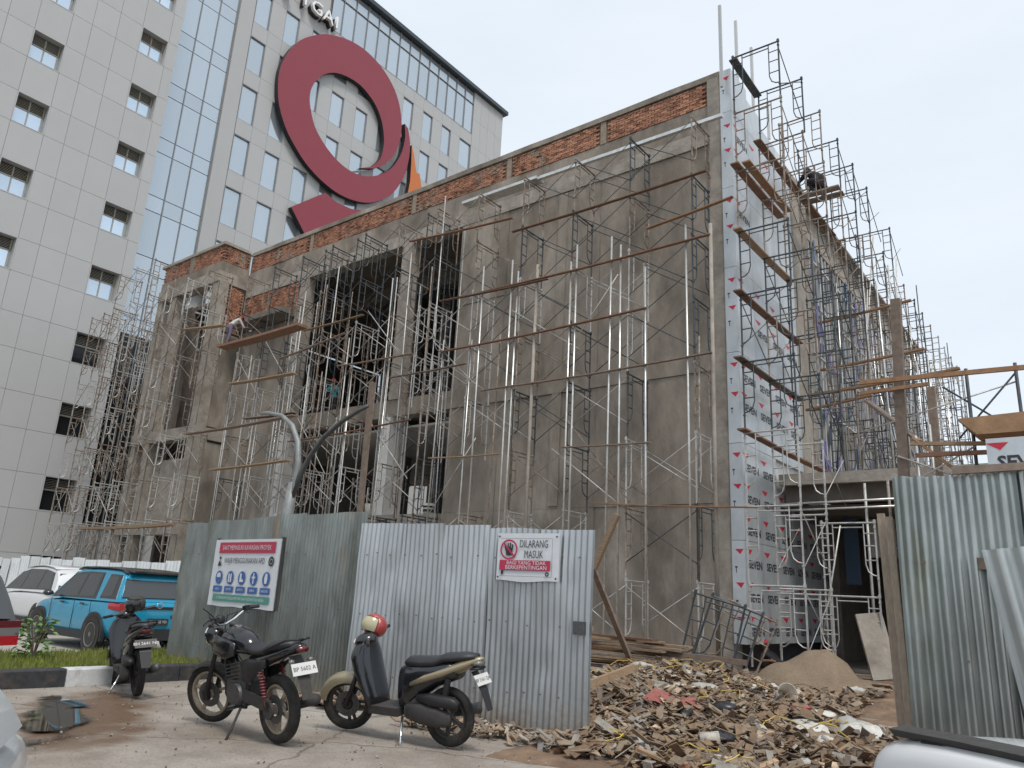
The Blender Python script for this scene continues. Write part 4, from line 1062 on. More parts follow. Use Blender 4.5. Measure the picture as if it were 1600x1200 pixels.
fb, ab = fence((-42.0, 12.6), (-22.0, 12.9), 22, 2.0, 1.95, M['tarp'], 'white sheet fence behind the parked cars', seed=8, pitch=0.2, amp=0.02, jag=0.07, dents=2)
frt, art = fence((-1.43, 7.16), (1.9, 7.5), 4, 2.56, 2.68, M['zinc_old'], 'tall wavy grey corrugated fence at the right edge', seed=11, pitch=0.118, amp=0.027, dents=14, jag=0.04)
# leaning loose sheets in front of it
ls = tag(link('loose_sheet', sheet(0.78, 2.3, 0.145, 0.026, M['zinc_new'], 77, 3, 0.015), None, (-0.52, 6.92, -0.35), (R_(2), R_(-7.5), R_(4))), 'loose brighter corrugated sheet leaning on the right hand fence', 'sheet')
l2 = tag(link('loose_sheet', sheet(0.42, 1.45, 0.118, 0.026, M['zinc_old'], 78, 3, 0.015), None, (-0.62, 6.99, -0.3), (R_(1), R_(-4), R_(4))), 'short dull corrugated offcut tucked under the brighter loose sheet', 'sheet')
tag(MB().bx(-0.09, 0.09, -0.03, 0.03, -0.045, 0.045).build('wood_block', M['wood_grey'], loc=(-0.80, 7.19, 1.86)), 'small wooden block nailed on the right hand fence', 'block')
timber((-1.49, 7.25, 0), (-1.53, 7.25, 2.25), 0.055, 0.04, 'batten', 'pale upright batten at the end of the right hand fence', name='fence_batten')
timber((-1.58, 7.4, 0), (-1.63, 7.42, 2.3), 0.06, 0.04, 'batten', 'grey upright batten behind the pale one at the fence end', name='fence_batten')
timber((-1.0, 7.13, 2.60), (-0.45, 7.20, 2.62), 0.05, 0.06, 'wood_grey', 'grey batten along the top of the right hand fence', name='fence_batten')
tag(MB().bx(-0.07, 0.07, -0.02, 0.02, -0.07, 0.07).build('metal_bracket', M['engine'], loc=(-4.79, 7.43, 1.13), rot=(0, 0, ar)), 'dark metal latch plate at the free end of the blue grey fence', 'latch')

# ---- signs
def at_front(name, me, par, x, z, y=-0.012, s=1.0, sx=1.0): return link(name, me, par, (x, y, z), front_rot, (s * sx, s, 1))
def disc_mesh(r, m, n=24, r2=0.0):
    mb = MB()
    if r2: mb.add([(r * math.cos(6.2832 * k / n), r * math.sin(6.2832 * k / n), 0) for k in range(n)] + [(r2 * math.cos(6.2832 * k / n), r2 * math.sin(6.2832 * k / n), 0) for k in range(n)], [(k, (k + 1) % n, (k + 1) % n + n, k + n) for k in range(n)])
    else: mb.add([(r * math.cos(6.2832 * k / n), r * math.sin(6.2832 * k / n), 0) for k in range(n)], [tuple(range(n))])
    return mb.mesh('disc', m)
def rect_mesh(w_, h_, m): return MB().add([(-w_ / 2, -h_ / 2, 0), (w_ / 2, -h_ / 2, 0), (w_ / 2, h_ / 2, 0), (-w_ / 2, h_ / 2, 0)], [(0, 1, 2, 3)]).mesh('rect', m)
def board(W, Hh, m, wav=0.012, seed=0):
    mb = MB(); n = 12; vs = []; fs = []
    for s_ in (0, 1):
        for j in range(n + 1):
            for i in range(n + 1):
                x = W * (i / n - .5); z = Hh * j / n
                vs.append((x, (0.012 if s_ else 0) , z - wav * (1 if j == 0 else 0) * (0.5 + 0.5 * math.sin(x * 9 + seed))))
    q = (n + 1) ** 2
    for j in range(n):
        for i in range(n):
            a = j * (n + 1) + i; fs.append((a, a + 1, a + n + 2, a + n + 1)); fs.append((q + a, q + a + n + 1, q + a + n + 2, q + a + 1))
    mb.add(vs, fs)
    return mb.mesh('board', m)
s1 = thing('safety_sign', 'wide white safety sign with red heading and five blue symbols', 'sign', (-10.94, 7.20, 1.06), al)
link('board', board(1.94, 1.04, M['sign_w']), s1)
for sx in (-1, 1): piece('frame', M['engine'], sx * 0.97 - 0.012 * (1 + sx), sx * 0.97 + 0.012 * (1 - sx), 0.013, 0.05, 0.0, 1.07, s1)
at_front('red_heading', rect_mesh(1.66, 0.17, M['sign_red']), s1, 0.02, 0.91)
at_front('heading_text', T['head'], s1, 0.02, 0.875, -0.018, sx=0.83)
at_front('main_text', T['wajib'], s1, 0.0, 0.665, -0.016, sx=0.74)
at_front('round_emblem', disc_mesh(0.075, M['sign_blk'], 20, 0.045), s1, 0.78, 0.70, -0.016); at_front('round_emblem', disc_mesh(0.03, M['sign_blk'], 12), s1, 0.78, 0.70, -0.016)
at_front('crest', MB().add([(-.05, -.07, 0), (.05, -.07, 0), (.05, -.04, 0), (0, .02, 0), (.04, .06, 0), (0, .09, 0), (-.03, .05, 0), (.0, .03, 0), (-.04, -.03, 0)], [tuple(range(9))]).mesh('crest', M['sign_blk']), s1, -0.74, 0.69, -0.016)
for i, (k_, sym) in enumerate((('helm', 0), ('rompi', 1), ('sepatu', 2), ('sabuk', 3), ('sarung', 4))):
    x = -0.70 + 0.35 * i
    at_front('round_symbol', disc_mesh(0.105, M['sign_blue']), s1, x, 0.44, -0.014)
    mb = MB()
    if sym == 0: mb.add([(-.06, .0, 0), (.06, 0, 0), (.055, .05, 0), (.02, .075, 0), (-.03, .07, 0), (-.06, .04, 0)], [tuple(range(6))])
    elif sym == 1: mb.add([(-.05, -.07, 0), (-.01, -.07, 0), (-.01, .05, 0), (-.05, .07, 0)], [(0, 1, 2, 3)]); mb.add([(.01, -.07, 0), (.05, -.07, 0), (.05, .07, 0), (.01, .05, 0)], [(0, 1, 2, 3)])
    elif sym == 2: mb.add([(-.05, -.06, 0), (.06, -.06, 0), (.06, -.03, 0), (.0, -.01, 0), (.0, .07, 0), (-.05, .07, 0)], [tuple(range(6))])
    elif sym == 3: mb.add([(-.015, -.08, 0), (.015, -.08, 0), (.015, .08, 0), (-.015, .08, 0)], [(0, 1, 2, 3)]); mb.add([(-.05, .0, 0), (-.018, .0, 0), (-.018, .03, 0), (-.05, .03, 0)], [(0, 1, 2, 3)]); mb.add([(.018, .0, 0), (.05, .0, 0), (.05, .03, 0), (.018, .03, 0)], [(0, 1, 2, 3)])
    else: mb.add([(-.03, -.07, 0), (.03, -.07, 0), (.045, .0, 0), (.03, .08, 0), (-.02, .08, 0), (-.045, .01, 0)], [tuple(range(6))])
    at_front('symbol_figure', mb.mesh('figure', M['sign_w']), s1, x, 0.44, -0.018)
    at_front('blue_tag', rect_mesh(0.27, 0.095, M['sign_blue']), s1, x, 0.26, -0.014)
    at_front('tag_text', T[k_], s1, x, 0.243, -0.018)
at_front('green_band', rect_mesh(1.66, 0.105, M['sign_green']), s1, 0.02, 0.125, -0.014); at_front('footer_text', T['foot'], s1, 0.02, 0.105, -0.018, sx=0.98)
s2 = thing('warning_sign', 'small white sign reading DILARANG MASUK with a crossed out hand', 'sign', (-5.47, 7.335, 1.615), ar)
link('board', board(0.83, 0.54, M['sign_w'], 0.02, 2.0), s2)
for sx in (-1, 1):
    for z in (0.03, 0.50): at_front('nail', disc_mesh(0.012, M['sign_blk'], 8), s2, sx * 0.385, z, -0.016)
at_front('prohibition_ring', disc_mesh(0.118, M['sign_red'], 28, 0.098), s2, -0.25, 0.35, -0.016)
hm = MB().add([(-.035, -.07, 0), (.04, -.07, 0), (.05, .0, 0), (.05, .06, 0), (.035, .06, 0), (.03, .02, 0), (.022, .02, 0), (.02, .08, 0), (.004, .08, 0), (.0, .02, 0), (-.006, .02, 0), (-.012, .075, 0), (-.027, .072, 0), (-.025, .01, 0), (-.055, .045, 0), (-.07, .035, 0), (-.045, -.03, 0)], [tuple(range(17))])
at_front('hand_symbol', hm.mesh('hand', M['sign_blk']), s2, -0.245, 0.35, -0.015)
mb = MB().add([(-.085, .07, 0), (-.07, .085, 0), (.085, -.07, 0), (.07, -.085, 0)], [(0, 1, 2, 3)])
at_front('prohibition_bar', mb.mesh('bar', M['sign_red']), s2, -0.25, 0.35, -0.018)
at_front('black_text', T['dilarang'], s2, 0.085, 0.375, -0.015, sx=0.62); at_front('black_text', T['masuk'], s2, 0.085, 0.255, -0.015, sx=0.62)
at_front('red_band', rect_mesh(0.68, 0.115, M['sign_red']), s2, -0.03, 0.17, -0.015)
at_front('white_text', T['bagi'], s2, -0.01, 0.178, -0.018); at_front('white_text', T['kep'], s2, -0.01, 0.123, -0.018)
at_front('crest', rect_mesh(0.03, 0.05, M['sign_blk']), s2, -0.33, 0.085, -0.015); at_front('round_emblem', disc_mesh(0.025, M['sign_blk'], 14, 0.012), s2, 0.27, 0.075, -0.015)
for za, zb in ((0.045, 0.048), (0.478, 0.481)): at_front('border_line', rect_mesh(0.70, zb - za, M['sign_blk']), s2, -0.02, za, -0.015)
at_front('border_line', rect_mesh(0.003, 0.43, M['sign_blk']), s2, 0.33, 0.263, -0.015)

# ---- street lamp with two curved bare arms
lp = thing('street_lamp', 'grey street lamp with two curved arms and no lanterns, behind the fence', 'street lamp', (-12.55, 9.0, 0))
MB().tube([(0, 0, 0), (0.0, 0, 1.8), (0.02, 0, 2.6), (0.12, 0, 3.35)], [0.13, 0.12, 0.11, 0.09], 12).build('pole', M['lamp'], lp, True)
MB().tube([(0.07, 0, 2.9), (0.17, 0, 3.3), (0.20, 0, 3.7), (0.10, 0, 4.15), (-0.15, 0, 4.5), (-0.55, 0, 4.75), (-1.05, 0, 4.86), (-1.3, 0, 4.87)], [0.07, 0.065, 0.06, 0.055, 0.05, 0.045, 0.04, 0.035], 10).build('arm', M['lamp'], lp, True)
MB().tube([(0.10, 0, 3.0), (0.25, 0.02, 3.45), (0.50, 0.03, 3.85), (0.85, 0.04, 4.2), (1.3, 0.05, 4.45), (1.75, 0.06, 4.62), (1.98, 0.06, 4.68)], [0.06, 0.055, 0.05, 0.05, 0.045, 0.04, 0.035], 10).build('arm', M['engine'], lp, True)
timber((-16.16, 14.0, 0), (-16.25, 14.0, 7.16), 0.13, 0.13, 'wood_grey', 'brown timber post between the lamp arm and the open storey', name='timber_post')
# leaning struts at the wall corner
timber((-7.55, 12.0, 2.15), (-8.15, 14.86, 0.0), 0.10, 0.07, 'wood_grey', 'brown timber strut leaning behind the free fence end', name='timber_strut')
timber((-7.45, 12.0, 2.0), (-6.99, 12.0, 2.95), 0.09, 0.09, 'wood', 'pale round pole stub rising from the brown strut', name='timber_strut')
# second low sandbag-like small things on the slab edge
bk = thing('bucket', 'white bucket standing on the sill of the open storey', 'bucket', (-20.9, 18.5, 3.98))
MB().lathe([(0.0, 0.0), (0.16, 0.0), (0.2, 0.42), (0.19, 0.42), (0.15, 0.03), (0.0, 0.03)], 20, 'z').build('shell', M['bucket'], bk, True)
b2 = thing('bucket', 'striped dark and white bucket at the end of the sill', 'bucket', (-18.0, 18.5, 3.98))
MB().lathe([(0.0, 0.0), (0.17, 0.0), (0.19, 0.34), (0.18, 0.34), (0.15, 0.03), (0.0, 0.03)], 20, 'z').build('shell', M['sack'], b2, True)
MB().lathe([(0.182, 0.06), (0.192, 0.14)], 20, 'z').build('band', M['blk'], b2, True); MB().lathe([(0.19, 0.2), (0.2, 0.26)], 20, 'z').build('band', M['blk'], b2, True)

# ------------------------------------------------------------------ dirt yard, sand, rubble
def mound(x, y, cx, cy, rx, ry, h, p=1.6):
    q = ((x - cx) / rx) ** 2 + ((y - cy) / ry) ** 2
    return h * max(0.0, 1 - q) ** p
def yard_z(x, y):
    e = min(1.0, max(0.0, (x + 9.5) / 1.0), ) * min(1.0, max(0.0, (y - (5.6 if x > -5.0 else 7.8)) / 1.2))
    z = 0.0 + 0.04 * nz2(x, y, 0.7, 4) + 0.03 * nz2(x, y, 2.3, 1)
    z += mound(x, y, -4.2, 9.2, 2.4, 2.4, 0.06) + mound(x, y, -5.4, 11.0, 2.8, 3.2, 0.14) + mound(x, y, -6.6, 14.2, 2.6, 2.6, 0.26)
    z += mound(x, y, -2.6, 14.6, 2.0, 2.0, 0.22) * (1 + 0.6 * nz2(x, y, 3.0, 2))
    return -0.03 + (z + 0.03) * e
yd = grid_sheet(frange(-10.5, 3.0, 0.16), frange(5.4, 21.5, 0.16), lambda x, y: yard_z(x, y))
tag(yd.build('dirt_yard', M['dirt'], smooth=True), kind='structure')
sdp = grid_sheet(frange(-7.4, -3.0, 0.09), frange(13.6, 18.2, 0.09), lambda x, y: max(-0.05, mound(x, y, -5.3, 16.5, 1.05, 1.05, 0.55, 0.85) + mound(x, y, -4.6, 16.7, 1.0, 0.95, 0.30, 1.0)) + (0.12 * nz2(x, y, 1.6, 3) + 0.09 * nz2(x, y, 4.5, 8) + 0.03 * nz2(x, y, 11, 5)) * (1 if x > -5.1 else 0.4) - 0.03)
tag(sdp.build('sand_pile', M['sand'], smooth=True), 'brown heap of sand in front of the canopy opening', 'sand pile')

# pieces of rubbish that can be told apart
def zone(x, y):
    a = 'front edge of the heap' if y < 8.2 else 'near part of the heap' if y < 10 else 'middle of the heap' if y < 12.2 else 'far end of the heap' if y > 13.6 else 'rear of the heap'
    b = 'beside the fence' if x < -6.2 + (y < 9) * 1.6 else 'on the track side' if x > -3.6 else 'in the middle strip'
    return 'at the ' + a + ' ' + b
def scrap(kind, x, y, s, seed):
    r = random.Random(seed); z = yard_z(x, y)
    mb = MB(); nm, lb, cat, m_ = kind
    if nm == 'wood_scrap':
        L = s * r.uniform(0.6, 1.8); mb.cb((0, 0, 0), (L, s * r.uniform(0.1, 0.22), 0.025))
    elif nm in ('cardboard_scrap', 'paper_scrap', 'red_sheet'):
        n = 4; vs = []; w_, h_ = s * r.uniform(.6, 1.1), s * r.uniform(.4, .8); c = r.uniform(-.25, .25) / s
        for j in range(n + 1):
            for i in range(n + 1):
                u, v = (i / n - .5) * w_, (j / n - .5) * h_
                vs.append((u, v, c * u * u * 1.4 + 0.18 * s * noise.noise(Vector((u * 3 / s + seed, v * 3 / s, seed)))))
        k = len(vs); fs = [(j * (n + 1) + i, j * (n + 1) + i + 1, (j + 1) * (n + 1) + i + 1, (j + 1) * (n + 1) + i) for j in range(n) for i in range(n)]
        mb.add(vs, fs)
        mb.add([(a, b, c_ - 0.006) for a, b, c_ in vs], [f[::-1] for f in fs])
    else:
        n, m2 = 10, 7; vs = []; fs = []
        for j in range(m2 + 1):
            th = math.pi * j / m2
            for i in range(n):
                ph = 2 * math.pi * i / n
                q = 1 + 0.55 * noise.noise(Vector((math.cos(ph) * 2, math.sin(ph) * 2, th * 1.3 + seed)))
                vs.append((s * .5 * q * math.sin(th) * math.cos(ph), s * .36 * q * math.sin(th) * math.sin(ph), s * .17 * q * math.cos(th)))
        for j in range(m2):
            for i in range(n): fs.append((j * n + i, j * n + (i + 1) % n, (j + 1) * n + (i + 1) % n, (j + 1) * n + i))
        mb.add(vs, fs)
    flat = nm in ('plastic_bag', 'black_bag')
    o = mb.build(nm, M[m_], smooth=flat, loc=(x, y, z + (0.06 * s if flat else 0.03) + r.uniform(0, 0.06)), rot=(r.uniform(-.3, .3), r.uniform(-.28, .28), r.uniform(0, 6.28)))
    if len(lb.split()) < 6: lb = ('long ' if nm == 'wood_scrap' and L > .5 else 'short ' if nm == 'wood_scrap' else 'large ' if s > .42 else 'small ' if s < .3 else '') + lb + ' ' + zone(x, y)
    return tag(o, lb, cat, 'rubbish on the heap')
KW = ('wood_scrap', 'brown wood offcut', 'wood scrap', 'scrapwood')
KG = ('wood_scrap', 'grey wood offcut', 'wood scrap', 'wood_grey')
KC = ('cardboard_scrap', 'torn tan cardboard piece', 'cardboard', 'card')
KP = ('paper_scrap', 'crumpled pale paper piece', 'paper', 'paper')
KB = ('plastic_bag', 'dirty white plastic sack', 'sack', 'sack')
KK = ('black_bag', 'crumpled black plastic bag', 'bag', 'blackbag')
def heap_xy(r):
    while True:
        x = r.uniform(-8.0, -2.0); y = r.uniform(6.6, 15.6)
        if y < 7.9 and x < -4.75: continue
        if x < -5.2 - 0.0 and y < 9.0 and x < -4.9 - (y - 7.4) * 0.9: continue
        if (x + 5.3) ** 2 / 3.0 + (y - 15.9) ** 2 / 3.0 < 1: continue
        if x > -2.4 - 0.0 and y < 8.0: continue
        if x > -3.1 + (y - 9) * -0.05 and y > 11: continue
        return x, y
r5 = random.Random(11)
for i in range(270):
    x, y = heap_xy(r5)
    k = r5.choice([KW, KW, KW, KG, KC, KC, KC, KC, KP, KP, KB])
    scrap(k, x, y, r5.uniform(0.16, 0.42) * (1.0 if y < 10.5 else 1.3), 100 + i)
for x, y, s in ((-4.1, 9.6, .5), (-4.4, 9.2, .35), (-3.5, 8.2, .4)): scrap(KK, x, y, s, int(x * 100))
for i, (x, y, s) in enumerate(((-3.0, 9.5, .5), (-2.75, 9.2, .42), (-2.55, 9.9, .55), (-3.3, 10.1, .45), (-2.75, 10.4, .6), (-5.6, 11.6, .5), (-4.1, 7.3, .35))): scrap(KB, x, y, s, 900 + i)
o = scrap(('red_sheet', 'faded red sheet lying flat in the middle of the heap', 'sheet', 'pink'), -4.7, 9.6, 0.8, 5)
tb = thing('cardboard_tube', 'short pale cardboard tube lying near the front of the heap', 'tube', (-3.55, 8.0, yard_z(-3.55, 8.0) + 0.10)); tb.rotation_euler = (0.1, R_(85), R_(40))
MB().lathe([(0.065, -0.10), (0.07, 0.10), (0.06, 0.10), (0.055, -0.10)], 18, 'z', closed=True).build('wall', M['paper'], tb, True)
b3 = thing('bucket', 'grey bucket tipped over at the foot of the sand', 'bucket', (-4.2, 12.1, yard_z(-4.2, 12.1) + 0.13)); b3.rotation_euler = (R_(70), R_(15), R_(30))
MB().lathe([(0.0, 0.0), (0.12, 0.0), (0.15, 0.28), (0.142, 0.28), (0.112, 0.02), (0.0, 0.02)], 20, 'z').build('shell', M['paper'], b3, True)
o = scrap(('red_bag', 'bright orange red plastic wrapper on the heap', 'wrapper', 'hel_red'), -3.65, 11.2, 0.5, 55)
st = thing('plank_stack', 'stack of brown boards lying along the wall behind the fence end', 'planks', (-8.6, 14.6, 0.0))
for i in range(14):
    MB().beam((rnd.uniform(-1.6, -1.2), rnd.uniform(-.5, .5), 0.12 + 0.05 * i), (rnd.uniform(1.0, 1.9), rnd.uniform(-.3, .3) + 0.1, 0.10 + 0.05 * i), 0.2, 0.04).build('board', M[rnd.choice(['wood', 'wood_rust', 'ply', 'wood_grey'])], st)
timber((-8.3, 15.9, 0.35), (-6.7, 16.4, 0.42), 0.12, 0.1, 'wood_grey', 'grey beam lying along the foot of the scaffold')
timber((-5.9, 15.1, 0.45), (-8.2, 14.4, 0.55), 0.1, 0.1, 'wood_grey', 'second grey beam lying behind the rubbish heap')
timber((-6.0, 8.4, 0.15), (-5.2, 9.4, 0.62), 0.09, 0.09, 'wood', 'square pale beam propped on the heap beside the fence end')
# splinters, straps and dust-size bits: one mass
mm = MB()
for i in range(6000):
    x, y = heap_xy(r5); z = yard_z(x, y) + r5.uniform(0.0, 0.12); s = r5.uniform(0.02, 0.09)
    mm.cur = r5.choice([0, 0, 0, 1, 1, 1, 3, 2, 8])
    mm.cb((x, y, z), (s * r5.uniform(1, 5), s, 0.008), rot=(r5.uniform(-.7, .7), r5.uniform(-.7, .7), r5.uniform(0, 6.28)))
for i in range(700):
    x, y = heap_xy(r5); z = yard_z(x, y) + r5.uniform(-0.01, 0.05); s = r5.uniform(0.025, 0.10)
    mm.cur = r5.choice([6, 7, 8, 8]); q = [Vector((a * s * r5.uniform(.3, .6), b * s * r5.uniform(.3, .6), c * s * r5.uniform(.3, .6))) for c in (-1, 1) for a, b in ((-1, -1), (1, -1), (1, 1), (-1, 1))]
    mm.add([Vector((x, y, z)) + p for p in q], [(0, 3, 2, 1), (4, 5, 6, 7), (0, 1, 5, 4), (1, 2, 6, 5), (2, 3, 7, 6), (3, 0, 4, 7)])
for i in range(60):
    x, y = heap_xy(r5); z = yard_z(x, y) + 0.12; a = r5.uniform(0, 6.28); pts = []
    mm.cur = r5.choice([5, 1, 0, 3])
    for k in range(7):
        pts.append((x + 0.09 * k * math.cos(a), y + 0.09 * k * math.sin(a), z + 0.10 * math.sin(k * .5) + r5.uniform(-.02, .02))); a += r5.uniform(-.7, .7)
    mm.tube(pts, 0.006, 4)
tag(mm.build('rubble', [M['scrapwood'], M['card'], M['paper'], M['wood_grey'], M['sack'], M['yellow'], M['concrete_lt'], M['brick_far'], M['dirt']]), 'splinters, straps and torn bits covering the rubbish heap', 'rubble', kind='stuff')
# rubbish along the fence foot by the scooter
mm = MB()
for i in range(330):
    x = r5.uniform(-6.6, -4.3); y = 6.55 + r5.random() * 0.6 + (x + 6.0) * 0.12; s = r5.uniform(0.02, 0.07)
    mm.cur = r5.choice([0, 1, 2, 3]); mm.cb((x, y, 0.03 + r5.random() * 0.05), (s * 2.5, s, 0.01), rot=(r5.uniform(-.6, .6), r5.uniform(-.6, .6), r5.uniform(0, 6.28)))
for i in range(120):
    x = r5.uniform(-8.6, -7.6); y = 6.6 + r5.random() * 0.45; s = r5.uniform(0.03, 0.09)
    mm.cur = r5.choice([0, 0, 1, 3]); mm.cb((x, y, 0.03 + r5.random() * 0.07), (s * 4, s, 0.015), rot=(r5.uniform(-.4, .4), r5.uniform(-.4, .4), r5.uniform(0, 6.28)))
tag(mm.build('litter', [M['wood'], M['card'], M['paper'], M['wood_grey']]), 'small litter along the foot of the corrugated fences', 'litter', kind='stuff')
tag(MB().bx(-.3, .3, -.05, .05, 0, 1.5).build('loose_board', M['concrete_lt'], loc=(-4.6, 20.2, 0.05), rot=(R_(-12), R_(-8), R_(30))), 'pale board propped in the canopy opening', 'board')

# grit and small stones on the slab
mm = MB()
for i in range(650):
    x = r5.uniform(-11.1, -3.6); y = r5.uniform(2.4, 7.0); s = r5.uniform(0.004, 0.014) * (1.6 if r5.random() < .1 else 1)
    mm.cur = r5.choice([0, 0, 1, 2]); mm.cb((x, y, s * .25), (s * 1.3, s, s * .7), rot=(r5.uniform(-.6, .6), r5.uniform(-.6, .6), r5.uniform(0, 6.28)))
tag(mm.build('grit', [M['concrete_lt'], M['dirt'], M['wood_grey']]), 'small stones and grit scattered over the paved forecourt', 'grit', kind='stuff')
# shrub on the lawn
pl = thing('shrub', 'small bright green leafy shrub on the lawn by the kerb', 'shrub', (-13.2, 5.28, 0.12))
mb = MB()
for i in range(6):
    a = i * 1.05; mb.tube([(0, 0, 0), (0.06 * math.cos(a), 0.06 * math.sin(a), 0.3), (0.18 * math.cos(a), 0.18 * math.sin(a), 0.5 + 0.05 * (i % 3))], [0.012, 0.009, 0.005], 5)
mb.build('stem', M['wood_grey'], pl)
rl = random.Random(3); lf = MB().add([(0, 0, 0), (0.045, 0.03, 0.012), (0.11, 0, -0.01), (0.045, -0.03, 0.012)], [(0, 1, 2), (0, 2, 3)]).mesh('leaf', M['leaf'])
for i in range(130):
    a = rl.uniform(0, 6.28); rr_ = 0.24 * math.sqrt(rl.random()); z = rl.uniform(0.06, 0.62)
    link('leaf', lf, pl, (rr_ * math.cos(a), rr_ * math.sin(a), z), (rl.uniform(-.6, .6), rl.uniform(-.9, .5), a + rl.uniform(-.6, .6)), (1.0, 1.0, 1))

# ------------------------------------------------------------------ vehicles
def wheel_parts(root, c, R, wt, spoke, ry=0.0, tyre='rubber', rimm='rim', nsp=5, Mst=None, disc=True, name='wheel', deep=False):
    """tyre, rim, spokes and hub as sub-parts of one wheel part; axle along y"""
    w_ = empty(name, (0, 0, 0), parent=root)
    Mx = Matrix.Translation(c) @ Matrix.Rotation(ry, 4, 'Y')
    if Mst is not None: Mx = Mst @ Mx
    w_.matrix_local = Mx
    h = wt / 2; ri = R - wt * 0.85 if not deep else R * 0.68; dk = 1.0 if not deep else 1.42
    MB().lathe([(ri, -h * .75 * (1 if not deep else 1.3)), ((R + ri) / 2, -h), (R - wt * .1, -h * .8), (R, -h * .3), (R, h * .3), (R - wt * .1, h * .8), ((R + ri) / 2, h), (ri, h * .75 * (1 if not deep else 1.3))], 36, 'y', closed=True).build('tyre', M[tyre], w_, True)
    MB().lathe([(ri + .004, -h * .7 * dk), (ri - .022, -h * .65 * dk), (ri - .03, 0), (ri - .022, h * .65 * dk), (ri + .004, h * .7 * dk)], 36, 'y', closed=True).build('rim', M[rimm], w_, 'auto')
    mb = MB()
    mb.lathe([(0, -h * .95), (0.045, -h * .95), (0.05, 0), (0.045, h * .95), (0, h * .95)], 14, 'y')
    for k in range(nsp):
        a = 2 * math.pi * k / nsp; d = Vector((math.cos(a), 0, math.sin(a))); p = Vector((-math.sin(a), 0, math.cos(a)))
        for q in ((-1, 1) if spoke == 'twin' else (0,)):
            mb.beam(d * 0.03 + p * q * .018, d * (ri - .02) + p * q * .03, h * 0.7 * (1 if not deep else 2.6), 0.022 if spoke == 'twin' else 0.034, up=(0, 1, 0))
    mb.build('spokes', M[rimm], w_)
    if disc: MB().lathe([(0.06, h * .9), (0.13, h * .9), (0.13, h * .9 + .005), (0.06, h * .9 + .005)], 24, 'y', closed=True).build('brake_disc', M['engine'], w_, 'auto')
    return w_
def ssub(o, lv=1):
    m_ = o.modifiers.new('smooth', 'SUBSURF'); m_.levels = lv; m_.render_levels = lv; return o
def plate_at(root, loc, rot, tx, w_=0.24, h_=0.11, pm='plate', name='number_plate'):
    p = empty(name, (0, 0, 0), parent=root)
    p.matrix_local = Matrix.Translation(loc) @ Euler(rot).to_matrix().to_4x4()
    MB().bx(-w_ / 2, w_ / 2, -h_ / 2, h_ / 2, -0.004, 0.0).build('plate', M[pm], p)
    link('characters', T[tx], p, (0, -0.018, 0.002))
BACK = (R_(90), 0, R_(-90))      # text plane facing -x (a vehicle's tail)

# ---- motorcycle
def place(root, rear, front_dir, lean):
    root.matrix_world = Matrix.Translation((*rear, 0)) @ Matrix.Rotation(front_dir, 4, 'Z') @ Matrix.Rotation(R_(-lean), 4, 'X')
mc = thing('motorcycle', 'black naked motorcycle on its side stand in front of the safety sign', 'motorcycle')
place(mc, (-6.40, 4.84), R_(176), 7)
WB = 1.29; head = Vector((1.03, 0, 0.93)); axl = Vector((WB, 0, 0.30)); sa = (head - axl).normalized()
MS = Matrix.Translation(head) @ Matrix.Rotation(R_(24), 4, sa) @ Matrix.Translation(-head)
wheel_parts(mc, (0, 0, 0.305), 0.305, 0.10, 'single', 0.3, name='rear_wheel')
wheel_parts(mc, tuple(axl), 0.30, 0.08, 'single', 0.9, Mst=MS, name='front_wheel')
mb = MB()
for s in (-1, 1):
    mb.tube([(1.30, s * .085, .30), (1.285, s * .085, .34), (1.02, s * .085, .98)], [.027, .027, .022], 10)
    mb.cb((1.285, s * .085, .31), (.06, .05, .1))
mb.cb((1.05, 0, .92), (.07, .22, .04)); mb.cb((1.10, 0, .78), (.07, .22, .035)); mb.xf(MS).build('fork', M['blk'], mc, 'auto')
fm = MB(); secs = []
for k in range(9):
    a = R_(48 + 11 * k); r = .318; c = Vector(axl) + Vector((r * math.cos(a), 0, r * math.sin(a)))
    o_ = Vector((math.cos(a), 0, math.sin(a)))
    secs.append([tuple(c + Vector((0, y, 0)) + o_ * h) for y, h in ((-.052, -.03), (-.046, .0), (0, .012), (.046, 0), (.052, -.03))])
fm.loft(secs, cap=False, wrap=False); fm.xf(MS).build('front_fender', M['blk_dust'], mc, True)
hl = MB().lathe([(0, -.09), (.05, -.09), (.085, -.03), (.092, .02), (.092, .04), (.0, .052)], 22, 'x', (1.18, 0, .90)); hl.xf(MS).build('headlight', M['blk_gloss'], mc, True)
MB().lathe([(.088, .035), (.098, .035), (.098, .05), (.088, .05)], 22, 'x', (1.18, 0, .90), closed=True).xf(MS).build('headlight_rim', M['chrome'], mc, 'auto')
MB().lathe([(.085, .044), (.06, .056), (.0, .062)], 22, 'x', (1.18, 0, .90)).xf(MS).build('headlight_lens', M['white_lens'], mc, True)
hb = MB(); hb.tube([(.90, .37, 1.09), (.95, .25, 1.11), (1.02, .12, 1.03), (1.03, 0, 1.01), (1.02, -.12, 1.03), (.95, -.25, 1.11), (.90, -.37, 1.09)], .0125, 8); hb.xf(MS).build('handlebar', M['chrome'], mc, True)
for s in (-1, 1):
    g = MB(); g.tube([(.955, s * .25, 1.11), (.90, s * .38, 1.09)], .019, 8); g.cb((.95, s * .235, 1.11), (.05, .06, .05)); g.tube([(.99, s * .24, 1.12), (1.0, s * .30, 1.115), (.97, s * .39, 1.10)], .007, 5); g.xf(MS).build('grip', M['blk'], mc, 'auto')
MB().lathe([(0, -.03), (.045, -.03), (.055, .02), (.05, .03), (0, .03)], 18, 'x', (1.10, 0.0, 1.05)).xf(MS).build('instrument_cluster', M['blk'], mc, True)
